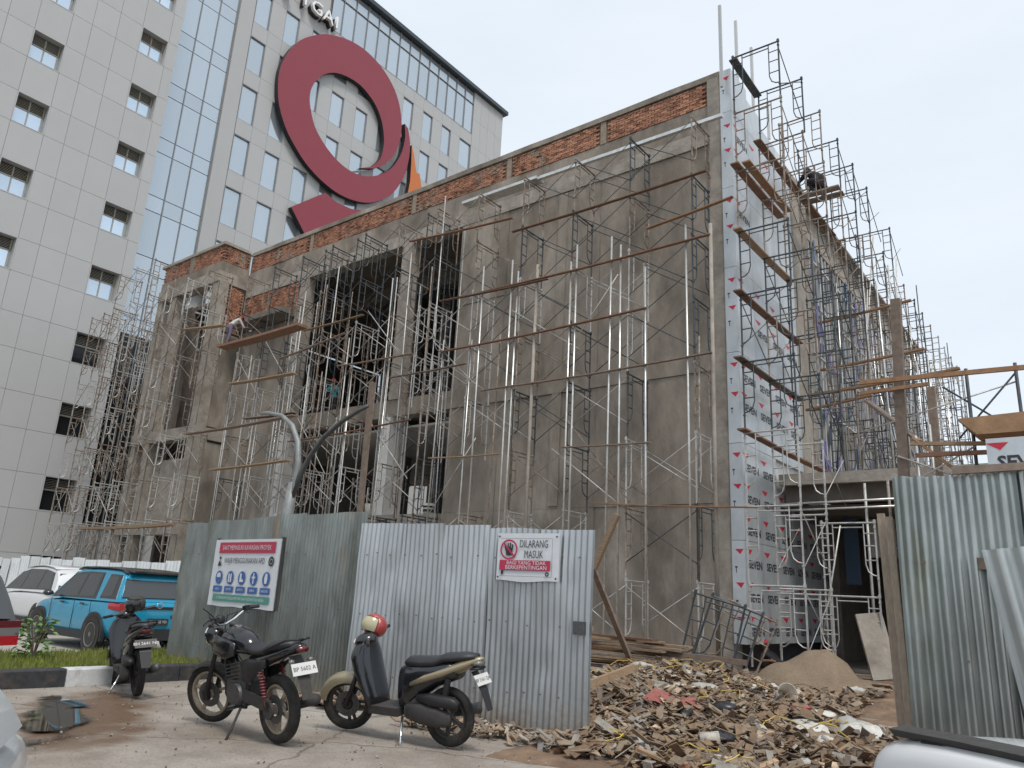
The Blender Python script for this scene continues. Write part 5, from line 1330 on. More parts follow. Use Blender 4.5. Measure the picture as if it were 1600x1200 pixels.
MB().tube([(.99, .2, 1.12), (1.04, .24, 1.20), (.98, .36, 1.26)], .006, 5).xf(MS).build('clutch_cable', M['blk'], mc, True)
for s in (-1, 1):
    MB().tube([(.97, s * .22, 1.10), (1.10, s * .17, 1.12), (1.16, s * .10, 1.02), (1.10, s * .07, .86), (.95, s * .06, .74), (.80, s * .08, .62)], .005, 5).build('control_cable', M['blk'], mc, True)
MB().tube([(.97, -.24, 1.10), (1.12, -.14, 1.06), (1.18, -.10, .80), (1.26, -.10, .42)], .0055, 5).xf(MS).build('brake_hose', M['blk'], mc, True)
MB().tube([(.52, .10, .28), (.60, .15, .25), (.66, .17, .24)], .008, 5).build('gear_lever', M['engine'], mc, True)
MB().loft([ell(.42, .115, .56, .012, .05, 10), ell(.30, .12, .55, .012, .06, 10)]).build('battery_cover', M['engine'], mc, True)
MB().tube([(1.0, 0, .70), (.93, 0, .66), (.9, 0, .52)], .05, 8).build('horn_bracket', M['blk'], mc, True)
tk = MB(); tk.loft([ell(.44, 0, .80, .055, .05), ell(.50, 0, .83, .10, .09), ell(.60, 0, .855, .135, .115), ell(.74, 0, .87, .15, .13), ell(.86, 0, .87, .145, .13), ell(.95, 0, .865, .11, .105), ell(1.0, 0, .86, .06, .06)])
tk.build('tank', M['blk_gloss'], mc, True)
MB().lathe([(0, 0), (.04, 0), (.04, .012), (0, .014)], 18, 'z', (.80, 0, .995)).build('tank_cap', M['chrome'], mc, 'auto')
for s in (-1, 1):
    sh = MB(); sh.loft([ell(.60, s * .14, .80, .02, .06), ell(.75, s * .165, .80, .022, .10), ell(.92, s * .17, .83, .022, .10), ell(1.06, s * .15, .86, .014, .05)]); sh.build('tank_shroud', M['blk_gloss'], mc, True)
st_ = MB(); st_.loft([ell(.55, 0, .83, .05, .035), ell(.48, 0, .82, .11, .05), ell(.30, 0, .80, .13, .055), ell(.14, 0, .815, .125, .055), ell(.05, 0, .86, .12, .055), ell(-.12, 0, .885, .105, .05), ell(-.24, 0, .90, .07, .035)]); st_.build('seat', M['seat'], mc, True)
tl = MB(); tl.loft([ell(.42, 0, .70, .10, .07), ell(.22, 0, .72, .12, .075), ell(0, 0, .78, .115, .065), ell(-.2, 0, .84, .09, .05), ell(-.36, 0, .885, .05, .03)]); tl.build('tail_cowl', M['blk_gloss'], mc, True)
for s in (-1, 1):
    sp_ = MB(); sp_.loft([ell(.46, s * .115, .62, .02, .10), ell(.32, s * .135, .63, .02, .11), ell(.16, s * .13, .68, .016, .06), ell(.06, s * .12, .72, .01, .03)]); sp_.build('side_panel', M['blk'], mc, True)
    MB().tube([(.10, s * .12, .83), (-.06, s * .135, .88), (-.26, s * .12, .945), (-.36, s * .07, .955), (-.37, 0, .955)], .011, 6).build('grab_rail', M['blk'], mc, True)
MB().loft([ell(-.33, 0, .865, .06, .03), ell(-.385, 0, .865, .055, .03)]).build('tail_lens', M['dk_lens'], mc, True)
MB().add([(-.24, -.07, .80), (-.24, .07, .80), (-.40, .065, .62), (-.40, -.065, .62), (-.47, .055, .44), (-.47, -.055, .44)], [(0, 1, 2, 3), (3, 2, 4, 5)]).build('rear_fender', M['blk_dust'], mc)
plate_at(mc, (-.405, 0, .70), (R_(65), 0, R_(-90)), 'p1', .26, .11)
for s in (-1, 1): MB().loft([ell(-.32, s * .10, .76, .02, .02), ell(-.36, s * .10, .76, .024, .024)]).build('indicator', M['smoke_lens'], mc, True)
en = MB(); en.cb((.60, 0, .40), (.36, .22, .22)); en.cb((.66, 0, .56), (.17, .19, .2), rot=(0, R_(12), 0))
for k in range(6): en.cb((.665 + .007 * k, 0, .49 + .033 * k), (.21, .23, .010), rot=(0, R_(12), 0))
en.lathe([(0, .10), (.10, .10), (.11, .12), (.10, .15), (0, .155)], 20, 'y', (.56, 0, .38)); en.lathe([(0, -.155), (.11, -.15), (.12, -.12), (.11, -.10), (0, -.1)], 20, 'y', (.56, 0, .38))
en.build('engine', M['engine'], mc, 'auto')
fr2 = MB()
for s in (-1, 1):
    fr2.tube([(1.0, s * .03, .86), (.88, s * .07, .60), (.84, s * .08, .36), (.70, s * .09, .26), (.42, s * .10, .28), (.38, s * .10, .46), (.42, s * .09, .70)], .016, 6)
    fr2.tube([(.42, s * .09, .70), (.1, s * .10, .76), (-.2, s * .08, .83)], .014, 6)
fr2.build('frame', M['blk'], mc, True)['kind'] = 'stuff'
sw = MB()
for s in (-1, 1): sw.beam((.42, s * .085, .36), (-.04, s * .095, .305), .03, .05)
sw.build('swingarm', M['blk'], mc)
for s in (-1, 1):
    q = MB(); q.tube([(.04, s * .115, .33), (.17, s * .115, .70)], .013, 6)
    for k in range(9): t_ = .25 + k * .07; q.lathe([(.024, -.008), (.03, 0), (.024, .008)], 10, 'z', (.04 + .13 * t_, s * .115, .33 + .37 * t_))
    q.build('shock_absorber', M['spring'], mc, 'auto')
MB().tube([(.70, -.06, .50), (.86, -.10, .44), (.84, -.13, .26), (.60, -.15, .22), (.25, -.16, .25), (.05, -.165, .30), (-.35, -.17, .40)], [.02, .02, .02, .022, .03, .055, .05], 10).build('exhaust', M['blk_dust'], mc, True)
cg = MB(); cg.beam((.50, .115, .40), (-.03, .115, .34), .02, .11); cg.lathe([(0, .1), (.08, .1), (.08, .125), (0, .125)], 16, 'y', (0, 0, .305)); cg.build('chain_guard', M['blk_dust'], mc, 'auto')
MB().tube([(.50, .10, .29), (.47, .22, .10), (.44, .30, .0)], .013, 6).build('side_stand', M['blk_dust'], mc, True)
for s in (-1, 1): MB().tube([(.52, s * .10, .30), (.52, s * .24, .29)], .018, 7).build('footpeg', M['blk'], mc, True)

# ---- automatic scooters
def scooter(name, label, rear, az, lean, paint, body, steer, plate_tx, pm, rack=False):
    sc = thing(name, label, 'scooter'); place(sc, rear, R_(az), lean)
    WB = 1.26; R = .275; head = Vector((1.0, 0, .86)); axl = Vector((WB, 0, R)); sa = (head - axl).normalized()
    MS = Matrix.Translation(head) @ Matrix.Rotation(R_(steer), 4, sa) @ Matrix.Translation(-head)
    wheel_parts(sc, (0, 0, R), R, .09, 'single', .2, rimm='blk_dust', disc=False, name='rear_wheel')
    wheel_parts(sc, tuple(axl), R, .08, 'twin', .5, rimm='blk_dust', Mst=MS, name='front_wheel')
    fk = MB()
    for s in (-1, 1): fk.tube([(WB, s * .075, R), (1.13, s * .075, .60)], .024, 8)
    fk.xf(MS).build('fork', M['blk'], sc, True)
    fm = MB(); secs = []
    for k in range(10):
        a = R_(10 + 15 * k); r = .30; c = Vector(axl) + Vector((r * math.cos(a), 0, r * math.sin(a))); o_ = Vector((math.cos(a), 0, math.sin(a))); wdt = .055 + .018 * math.sin(math.pi * k / 9)
        secs.append([tuple(c + Vector((0, y, 0)) + o_ * h) for y, h in ((-wdt - .01, -.075), (-wdt, .0), (0, .028), (wdt, 0), (wdt + .01, -.075))])
    fm.loft(secs, cap=False, wrap=False); fm.xf(MS).build('front_fender', M[paint], sc, True)
    # leg shield and nose: lofted along z, curved towards the floor
    ls_ = MB(); se_ = []
    for x, z, hw, d in ((1.00, .93, .10, .08), (1.02, .86, .17, .12), (1.02, .76, .215, .155), (.99, .64, .215, .15), (.94, .52, .205, .125), (.89, .41, .19, .10), (.85, .30, .17, .08)):
        se_.append([(x + d * math.sin(t) * (1.0 if math.sin(t) > 0 else .45), hw * math.cos(t), z) for t in [2 * math.pi * k / 14 for k in range(14)]])
    ls_.loft(se_); ls_.build('leg_shield', M[body], sc, True)
    fp = MB(); fp.loft([ell(1.10, 0, .80, .13, .09, 12), ell(1.165, 0, .77, .10, .085, 12), ell(1.195, 0, .73, .05, .05, 12)]); fp.build('nose_panel', M[paint], sc, True)
    hd = MB(); hd.loft([ell(.93, 0, .93, .05, .04), ell(.98, 0, .94, .10, .06), ell(1.06, 0, .93, .12, .065), ell(1.13, 0, .91, .085, .05), ell(1.16, 0, .90, .04, .025)]); hd.xf(MS).build('handlebar_cover', M[body], sc, True)
    MB().loft([ell(1.135, 0, .91, .075, .04), ell(1.165, 0, .905, .05, .025)]).xf(MS).build('headlight', M['white_lens'], sc, True)
    g = MB(); g.tube([(.90, .34, .97), (.97, .14, .96), (.97, -.14, .96), (.90, -.34, .97)], .014, 7); g.xf(MS).build('handlebar', M['engine'], sc, True)
    for s in (-1, 1):
        q = MB(); q.tube([(.945, s * .22, .965), (.90, s * .35, .97)], .019, 8); q.tube([(.99, s * .20, .965), (.97, s * .36, .96)], .006, 5); q.xf(MS).build('grip', M['blk'], sc, 'auto')
    fb_ = MB(); fb_.loft([[(x, y * k, z) for y, z in ((-.15, .24), (.15, .24), (.16, .32), (-.16, .32))] for x, k in ((.88, 1), (.72, 1.0), (.52, .95))]); fb_.build('floorboard', M['blk_dust'], sc)
    bd_ = MB(); bd_.loft([ell(.56, 0, .50, .09, .20, 16, 2.6), ell(.46, 0, .52, .13, .23, 16, 2.6), ell(.30, 0, .60, .14, .17, 16, 2.6), ell(.10, 0, .67, .135, .12, 16, 2.4), ell(-.12, 0, .72, .12, .09, 16)]); bd_.build('under_seat_body', M[body], sc, True)
    tp = MB(); tp.loft([ell(.38, 0, .56, .15, .045, 16), ell(.22, 0, .625, .158, .065, 16), ell(.02, 0, .69, .15, .068, 16), ell(-.18, 0, .765, .12, .058, 16), ell(-.32, 0, .82, .06, .035, 16), ell(-.38, 0, .84, .02, .015, 16)]); tp.build('tail_panel', M[paint], sc, True)
    st_ = MB(); st_.loft([ell(.50, 0, .74, .07, .03), ell(.45, 0, .755, .115, .055), ell(.28, 0, .76, .135, .058), ell(.12, 0, .775, .13, .058), ell(.02, 0, .82, .125, .05), ell(-.18, 0, .845, .11, .045), ell(-.31, 0, .855, .06, .03)]); st_.build('seat', M['seat'], sc, True)
    MB().loft([ell(-.30, 0, .79, .075, .035), ell(-.37, 0, .80, .055, .03)]).build('tail_lens', M['smoke_lens' if not rack else 'dk_lens'], sc, True)
    MB().loft([ell(-.28, 0, .745, .09, .018), ell(-.36, 0, .755, .08, .018)]).build('tail_undertray', M['blk'], sc, True)
    MB().add([(-.28, -.06, .72), (-.28, .06, .72), (-.39, .07, .56), (-.39, -.07, .56), (-.46, .05, .38), (-.46, -.05, .38)], [(0, 1, 2, 3), (3, 2, 4, 5)]).build('rear_fender', M['blk'], sc)
    plate_at(sc, (-.375, 0, .655), (R_(58), 0, R_(-90)), plate_tx, .25, .105, pm)
    ev = MB(); ev.loft([ell(.42, .10, .30, .05, .07, 14, 2.6), ell(.25, .125, .30, .055, .095, 14, 2.8), ell(.05, .135, .285, .05, .09, 14, 2.6), ell(-.10, .135, .28, .03, .055, 14)]); ev.build('belt_case', M['blk_dust'], sc, True)
    MB().loft([ell(.30, .10, .44, .05, .035, 12), ell(.12, .125, .44, .06, .06, 12, 3), ell(-.12, .125, .43, .055, .055, 12, 3), ell(-.18, .12, .42, .03, .03, 12)]).build('air_box', M['blk'], sc, True)
    MB().cb((.34, 0, .34), (.26, .2, .2)).build('engine', M['engine'], sc)
    q = MB(); q.tube([(.0, .10, .34), (-.05, .10, .70)], .012, 6); q.tube([(.0, .10, .42), (-.045, .10, .64)], .032, 10); q.build('shock_absorber', M['blk'], sc, 'auto')
    MB().tube([(.35, -.10, .25), (.15, -.15, .25), (.02, -.16, .29), (-.24, -.165, .35)], [.016, .02, .05, .055], 12).build('exhaust', M['engine'], sc, True)
    MB().tube([(.48, .11, .25), (.43, .20, .10), (.38, .27, 0.0)], .012, 6).build('side_stand', M['chrome'], sc, True)
    if rack:
        for s in (-1, 1): MB().tube([(.05, s * .13, .80), (-.15, s * .15, .87), (-.36, s * .12, .91), (-.44, 0, .915)], .014, 7).build('grab_rail', M['blk'], sc, True)
    return sc, MS
sc1, MS1 = scooter('scooter', 'black and champagne scooter with a helmet on its bars', (-5.33, 6.02), 189, 6, 'champ', 'blk_gloss', 22, 'p2', 'plate')
sc2, MS2 = scooter('scooter', 'dusty black scooter seen from behind by the kerb', (-9.86, 5.24), 163, 6, 'blk_gloss', 'blk_gloss', 18, 'p3', 'plate_blk', rack=True)
# helmets resting on the handlebars
def helmet(label, loc, az, tilt, shell, inner, trim):
    h = thing('helmet', label, 'helmet'); h.matrix_world = Matrix.Translation(loc) @ Matrix.Rotation(R_(az), 4, 'Z') @ Matrix.Rotation(R_(tilt), 4, 'Y')
    mb = MB(); n, m2 = 20, 10; vs = []; fs = []; mi = []
    for j in range(m2 + 1):
        th = math.pi * 0.74 * j / m2
        for i in range(n):
            ph = 2 * math.pi * i / n
            vs.append((.145 * math.sin(th) * math.cos(ph), .122 * math.sin(th) * math.sin(ph), .125 * math.cos(th)))
    for j in range(m2):
        for i in range(n):
            ph = 2 * math.pi * (i + .5) / n
            face = math.cos(ph) > .35 and j >= 4
            if not face: fs.append((j * n + i, j * n + (i + 1) % n, (j + 1) * n + (i + 1) % n, (j + 1) * n + i))
    mb.add(vs, fs); o = mb.build('shell', M[shell], h, True); s_ = o.modifiers.new('thick', 'SOLIDIFY'); s_.thickness = .018
    v2 = MB(); secs = []
    for j in range(6):
        th = math.pi * (.34 + .07 * j); secs.append([(.152 * math.sin(th) * math.cos(p), .13 * math.sin(th) * math.sin(p), .132 * math.cos(th)) for p in [R_(-68 + 13.6 * k) for k in range(11)]])
    v2.loft(secs, cap=False, wrap=False); v2.build('visor', M[inner], h, True)
    MB().loft([[(.13 * math.sin(th) * math.cos(R_(a)) * q, .128 * math.sin(th) * math.sin(R_(a)) * q, .13 * math.cos(th)) for q in (1.02, 1.09)] for a in range(-70, 75, 10) for th in (math.pi * .34,)], cap=False, wrap=False).build('visor_rim', M[trim], h, True)
    return h
helmet('red and pale helmet with a tan visor on the champagne scooter', (-6.36, 5.86, 1.05), 262, -18, 'hel_red', 'visor', 'hel_pink')
helmet('black patterned helmet on the scooter by the kerb', (-10.80, 5.50, 1.07), 300, 10, 'blk_dust', 'blk_gloss', 'sign_w')
# chrome front of a bike peeping past the fence end
cb_ = thing('parked_motorbike', 'chrome headlamp and mirror of a bike hidden behind the fence end', 'motorcycle', (-13.35, 7.75, 0.12), R_(-20))
MB().lathe([(0, -.1), (.09, -.08), (.11, 0), (.10, .04), (0, .06)], 20, 'x', (.12, 0, .62)).build('headlamp', M['chrome'], cb_, True)
MB().tube([(.05, .12, .70), (.0, .22, .84), (.0, .30, .86)], .012, 6).build('mirror_stem', M['chrome'], cb_, True)
MB().tube([(.0, -.14, .70), (.0, .14, .70)], .016, 6).build('handlebar', M['chrome'], cb_, True)
MB().loft([ell(.1, 0, .16, .06, .05), ell(-.05, 0, .2, .09, .09), ell(-.25, 0, .22, .08, .08)]).build('crankcase', M['chrome'], cb_, True)
for s in (-1, 1): MB().tube([(.12, s * .07, .60), (.26, s * .07, .14)], .02, 6).build('fork', M['chrome'], cb_, True)
wheel_parts(cb_, (.28, 0, .20), .25, .09, 'twin', name='front_wheel')
wheel_parts(cb_, (-.90, 0, .20), .25, .09, 'twin', name='rear_wheel')
MB().loft([ell(.0, 0, .55, .09, .08), ell(-.4, 0, .56, .12, .09), ell(-1.0, 0, .62, .1, .05)]).build('body', M['blk'], cb_, True)

# ---- cars
def car(label, cat_name, loc, az, paint, L, W, Ht, xr, xf, R, cab, wtop, low, roofm=None, clad=False, kind='hatch', belt=1.0, details=True, name='parked_car', windows=(), surround=()):
    root = thing(name, label, 'car', loc, R_(az), 'parked cars')
    w_ = W / 2
    def sec(x, zb, zt, k):
        h = [(0, zb), (.72, zb), (.94, zb + .05), (1.0, zb + .30 * (zt - zb)), (1.0, zb + .62 * (zt - zb)), (.965, zt - .06), (.86, zt), (0, zt + .02)]
        r_ = [(x, y * k, z) for y, z in h] + [(x, -y * k, z) for y, z in h[-2:0:-1]]
        return r_
    mb = MB(); mb.loft([sec(*s) for s in low]); ssub(mb.build('body', M[paint], root, True), 2)
    zb = belt
    ztop = max(z for _, z in cab)
    def ys(z): return w_ * (.945 - (.945 - wtop) * max(0, (z - zb)) / (ztop - zb))
    # curved outline, rounded across at the roof edge
    base0, base1 = cab[0], cab[-1]; P = [Vector(p) for p in cab]; fine = []
    for i in range(len(P) - 1):
        p0, p1, p2, p3 = P[max(i - 1, 0)], P[i], P[i + 1], P[min(i + 2, len(P) - 1)]
        for t in (0, .25, .5, .75):
            fine.append(0.5 * ((2 * p1) + (p2 - p0) * t + (2 * p0 - 5 * p1 + 4 * p2 - p3) * t * t + (3 * p1 - p0 - 3 * p2 + p3) * t ** 3))
    fine.append(P[-1]); cab = [tuple(p) for p in fine]
    ztop = max(z for _, z in cab); n = len(cab); cm = MB()
    ST = (-1, -.985, -.94, -.86, -.5, 0, .5, .86, .94, .985, 1)
    secs = []
    for x, z in cab:
        k = min(1.0, max(0.0, (z - zb) / (ztop - zb)))
        secs.append([(x, s * ys(z), z - .055 * k * (abs(s) ** 9) + .012 * k * (1 - s * s)) for s in ST])
    cm.loft(secs, cap=False, wrap=False)
    for s in (0, len(ST) - 1): cm.add([q[s] for q in secs], [tuple(range(n))])
    o = cm.build('cabin', M[paint], root, 'auto')
    for poly in surround:
        for s in (1, -1):
            q = MB(); q.prism(poly, lambda p: (p[0], s * (ys(p[1]) + .004), p[1]), lambda p: (p[0], s * (ys(p[1]) - .03), p[1])); q.build('window_surround', M['blk_gloss'], root)
    # roof skin
    top = [p for p in cab if p[1] > ztop - .12]
    rf = MB(); secs = [[(x, ys(z) * 1.012 * s, z + (.028 if abs(s) < .8 else .012)) for s in (-1, -.6, 0, .6, 1)] for x, z in top]
    rf.loft(secs, cap=False, wrap=False); o = rf.build('roof', M[roofm or paint], root, True); sm = o.modifiers.new('thick', 'SOLIDIFY'); sm.thickness = .02
    for nm, poly in windows:
        for s in ((1, -1) if nm == 'side_window' else (0,)):
            q = MB()
            if s:
                q.add([(x, s * (ys(z) + .009), z) for x, z in poly] + [(x, s * (ys(z) - .02), z) for x, z in poly], [tuple(range(len(poly))), tuple(range(2 * len(poly) - 1, len(poly) - 1, -1))] + [(k, (k + 1) % len(poly), (k + 1) % len(poly) + len(poly), k + len(poly)) for k in range(len(poly))])
                q.build('side_window', M['car_glass'], root)
            else:
                (xa, za), (xb, zb2) = poly; d = Vector((zb2 - za, 0, -(xb - xa))).normalized() * (.012 if nm == 'windscreen' else .012)
                if nm == 'windscreen': d = d if d.x > 0 else -d
                else: d = d if d.x < 0 else -d
                k1, k2 = ys(za) * .93, ys(zb2) * .93
                q.add([(xa + d.x, -k1, za + d.z), (xa + d.x, k1, za + d.z), (xb + d.x, k2, zb2 + d.z), (xb + d.x, -k2, zb2 + d.z)], [(0, 1, 2, 3)])
                o = q.build(nm, M['car_glass'], root); s2 = o.modifiers.new('thick', 'SOLIDIFY'); s2.thickness = .02; s2.offset = -1
    for x in (xr, xf):
        for s in (-1, 1):
            wh = wheel_parts(root, (x, s * (w_ - .105), R), R, .2, 'twin', .3, rimm='rim_grey', disc=False, name='wheel', deep=True)
            a = MB(); n2 = 16; Ro = R + (.10 if clad else .055)
            poly = [(x + Ro * math.cos(math.pi * k / n2), R + Ro * math.sin(math.pi * k / n2) * .98) for k in range(n2 + 1)] + [(x - Ro, .22), (x + Ro, .22)]
            a.prism(poly, lambda p: (p[0], s * (w_ + .008), p[1]), lambda p: (p[0], s * (w_ - .06), p[1]))
            a.build('wheel_arch', M['blk'], root)
            d_ = MB(); d_.lathe([(0, 0), (R + .03, 0), (R + .03, .012), (0, .012)], 28, 'y', (x, s * (w_ + .006) - (.012 if s < 0 else 0), R)); d_.build('wheel_well_shade', M['glass_dark'], root)  # dark disc on the body side: shade of the wheel hollow as colour
            wh.location.y = s * (w_ - .075)
    return root, ys
blue_low = [(-2.0, .46, .90, .70 * .85), (-1.95, .36, .97, .80 * .85 / .85 * .93), (-1.7, .26, 1.0, .835), (-1.0, .22, .98, .85), (0.3, .22, .96, .85), (1.0, .24, .95, .845), (1.55, .27, .90, .82), (1.88, .33, .80, .74), (1.99, .42, .68, .62)]
blue_low = [(x, a, b, k) for x, a, b, k in blue_low]
bc, ysb = car('turquoise crossover car with a black roof parked beyond the lawn', 'car', (-17.0, 8.12, 0.012), 180, 'car_blue', 4.0, 1.70, 1.62, -1.20, 1.30, .325,
    [(-1.93, .95), (-1.80, 1.28), (-1.66, 1.52), (-1.0, 1.575), (-.2, 1.575), (.35, 1.52), (1.02, .95)], .70, blue_low, roofm='blk_gloss', clad=True, belt=.95, surround=[[(-1.02, .98), (.93, .965), (.40, 1.43), (.1, 1.475), (-.3, 1.495), (-.86, 1.485)], [(-1.82, 1.0), (-1.16, 1.0), (-1.16, 1.46), (-1.62, 1.45)]],
    windows=[('side_window', [(-1.62, 1.05), (-1.18, 1.03), (-1.18, 1.42), (-1.55, 1.42)]), ('side_window', [(-.92, 1.02), (-.28, 1.0), (-.28, 1.46), (-.82, 1.45)]), ('side_window', [(-.20, 1.0), (.78, .985), (.30, 1.42), (-.20, 1.46)]), ('windscreen', [(.98, .99), (.42, 1.46)]), ('rear_window', [(-1.90, 1.03), (-1.70, 1.45)])])
MB().loft([[(-1.60, y * .58, 1.53), (-1.60, y * .58, 1.57), (-1.90, y * .55, 1.535), (-1.90, y * .55, 1.50)] for y in (-1, -.3, .3, 1)]).build('spoiler', M['blk_gloss'], bc)
for s in (-1, 1):
    MB().loft([ell(-1.99, s * .62, .86, .16, .075, 12, 4), ell(-1.90, s * .66, .86, .17, .08, 12, 4), ell(-1.70, s * .80, .87, .055, .06, 12, 4)]).build('tail_light', M['red_lens'], bc, 'auto')
    MB().loft([ell(.70, s * .93, 1.02, .06, .03, 10), ell(.78, s * .96, 1.03, .10, .065, 10), ell(.88, s * .95, 1.03, .06, .04, 10)]).build('mirror', M['blk_gloss'], bc, True)
    MB().loft([ell(1.75, s * .62, .72, .14, .06, 10, 4), ell(1.93, s * .52, .70, .1, .045, 10, 4)]).build('headlight', M['white_lens'], bc, True)
    for x in (-.62, .28): MB().loft([ell(x - .08, s * .862, .87, .014, .022, 8), ell(x + .08, s * .862, .87, .014, .022, 8)]).build('door_handle', M['blk_gloss'], bc, True)
    MB().bx(-.85, .92, s * .845 - .02, s * .845 + .02, .22, .36).build('sill_trim', M['blk'], bc)
    for x in (-.26, .80, -.98): MB().bx(x - .004, x + .004, s * .852 - .004, s * .852 + .004, .38, .94).build('door_seam', M['blk'], bc)
MB().bx(-2.015, -1.9, -.48, .48, .83, .885).build('tail_bar', M['blk_gloss'], bc)
MB().loft([[(-2.03, y, .26), (-1.85, y, .24), (-1.85, y, .50), (-2.01, y, .46)] for y in (-.70, -.4, .4, .70)]).build('bumper', M['blk'], bc)
em = MB().lathe([(.05, -.01), (.06, -.01), (.06, .01), (.05, .01)], 20, 'x', (-2.02, 0, .915), closed=True); em.build('badge', M['chrome'], bc, 'auto')
plate_at(bc, (-2.04, 0, .60), BACK, 'p4', .43, .13, 'plate_blk')
white_low = [(-2.2, .46, .86, .62), (-2.12, .34, .96, .80), (-1.6, .24, 1.0, .875), (-.6, .2, .98, .90), (.6, .2, .96, .90), (1.5, .24, .90, .87), (2.05, .32, .78, .78), (2.2, .42, .66, .62)]
wc, _ = car('white crossover car parked beyond the turquoise one at the left edge', 'car', (-22.2, 9.15, 0.012), 178, 'car_white', 4.4, 1.8, 1.62, -1.35, 1.3, .33,
    [(-2.1, .96), (-1.9, 1.3), (-1.5, 1.52), (-.7, 1.60), (.1, 1.58), (.6, 1.48), (1.45, .95)], .70, white_low, belt=.95, surround=[[(-1.85, 1.03), (1.2, .985), (.60, 1.42), (.1, 1.51), (-.9, 1.51), (-1.5, 1.44)]],
    windows=[('side_window', [(-1.75, 1.06), (-1.0, 1.04), (-1.0, 1.46), (-1.45, 1.42)]), ('side_window', [(-.92, 1.03), (.05, 1.01), (.05, 1.50), (-.92, 1.48)]), ('side_window', [(.13, 1.01), (1.12, 1.0), (.55, 1.42), (.13, 1.49)]), ('windscreen', [(1.40, .99), (.68, 1.44)]), ('rear_window', [(-2.05, 1.05), (-1.72, 1.40)])])
for s in (-1, 1):
    MB().loft([ell(1.1, s * .95, 1.02, .06, .03, 10), ell(1.18, s * 1.0, 1.03, .10, .065, 10), ell(1.28, s * .98, 1.03, .06, .04, 10)]).build('mirror', M['car_white'], wc, True)
    MB().bx(-.9, .95, s * .895 - .02, s * .895 + .02, .20, .36).build('sill_trim', M['blk'], wc)
# grey estate at the left edge: its tail and lamp come into the picture
gc, _ = car('dark grey people carrier at the left edge showing its red tail lamp', 'car', (-8.95, 1.76, 0), 181, 'car_grey', 4.4, 1.72, 1.68, -1.35, 1.35, .31,
    [(-2.12, .95), (-1.98, 1.30), (-1.75, 1.46), (-.7, 1.54), (.2, 1.52), (.7, 1.42), (1.5, .95)], .74, [(a, b, c, d * .955) for a, b, c, d in white_low], belt=.95,
    windows=[('side_window', [(-1.8, 1.05), (-1.1, 1.04), (-1.1, 1.42), (-1.65, 1.38)]), ('side_window', [(-1.0, 1.03), (.0, 1.01), (.0, 1.44), (-1.0, 1.43)]), ('rear_window', [(-2.09, 1.04), (-1.93, 1.36)])])
for s in (-1, 1):
    for z0, z1, m_ in ((.86, .93, 'red_lens'), (.93, .99, 'smoke_lens'), (.99, 1.04, 'dk_lens')):
        MB().loft([[(-2.10, s * .82, z0), (-2.19, s * .62, z0), (-2.19, s * .62, z1), (-2.10, s * .82, z1)], [(-1.95, s * .845, z0), (-2.05, s * .60, z0), (-2.05, s * .60, z1), (-1.95, s * .845, z1)]]).build('tail_light', M[m_], gc)
# white saloons cut by the frame in both lower corners
sal_low = [(-2.19, .44, .98, .72), (-2.17, .38, 1.04, .79), (-2.05, .30, 1.07, .83), (-1.6, .24, 1.06, .84), (-.6, .2, .96, .85), (.6, .2, .94, .85), (1.5, .24, .88, .82), (2.0, .32, .80, .74), (2.15, .42, .68, .60)]
sal_cab = [(-1.55, .95), (-.95, 1.36), (-.4, 1.43), (.2, 1.42), (.6, 1.32), (1.25, .92)]
salw = [('side_window', [(-1.2, 1.02), (-.5, 1.0), (-.5, 1.34), (-.85, 1.31)]), ('side_window', [(-.42, 1.0), (.95, .97), (.52, 1.27), (-.42, 1.35)]), ('windscreen', [(1.2, .96), (.66, 1.28)]), ('rear_window', [(-1.50, .99), (-1.0, 1.33)])]
rc, _ = car('white saloon in the lower right corner with a dark boot spoiler', 'car', (1.17, 4.14, 0), math.degrees(math.atan2(.81, .59)), 'car_white', 4.3, 1.68, 1.43, -1.3, 1.25, .30, sal_cab, .70, sal_low, belt=.93, windows=salw)
MB().loft([[(-2.13 + .03 * abs(y), y, 1.058 - .03 * abs(y) ** 2), (-2.15 + .03 * abs(y), y, 1.08 - .03 * abs(y) ** 2), (-2.06, y, 1.09 - .03 * abs(y) ** 2), (-2.05, y, 1.065 - .03 * abs(y) ** 2)] for y in (-.70, -.45, 0, .45, .70)]).build('spoiler', M['blk_dust'], rc)
for s in (-.52, 0, .52): MB().bx(-2.12, -2.02, s - .06, s + .06, .98, 1.05).build('spoiler_foot', M['blk'], rc)
for s in (-1, 1):
    MB().loft([ell(-2.10, s * .69, .84, .10, .11, 12, 4), ell(-1.98, s * .755, .84, .08, .11, 12, 4), ell(-1.80, s * .82, .84, .02, .08, 12, 4)]).build('tail_light', M['red_lens'], rc, 'auto')
plate_at(rc, (-2.165, .18, .82), BACK, 'p2', .36, .12)
lc, _ = car('white saloon bonnet in the lower left corner', 'car', (-2.345, -.02, 0), 152, 'car_white', 4.3, 1.68, 1.43, -1.3, 1.25, .30, [(x - .2, z) for x, z in sal_cab], .70, [(x, a, b - .01, k) for x, a, b, k in sal_low], belt=.95, windows=[])

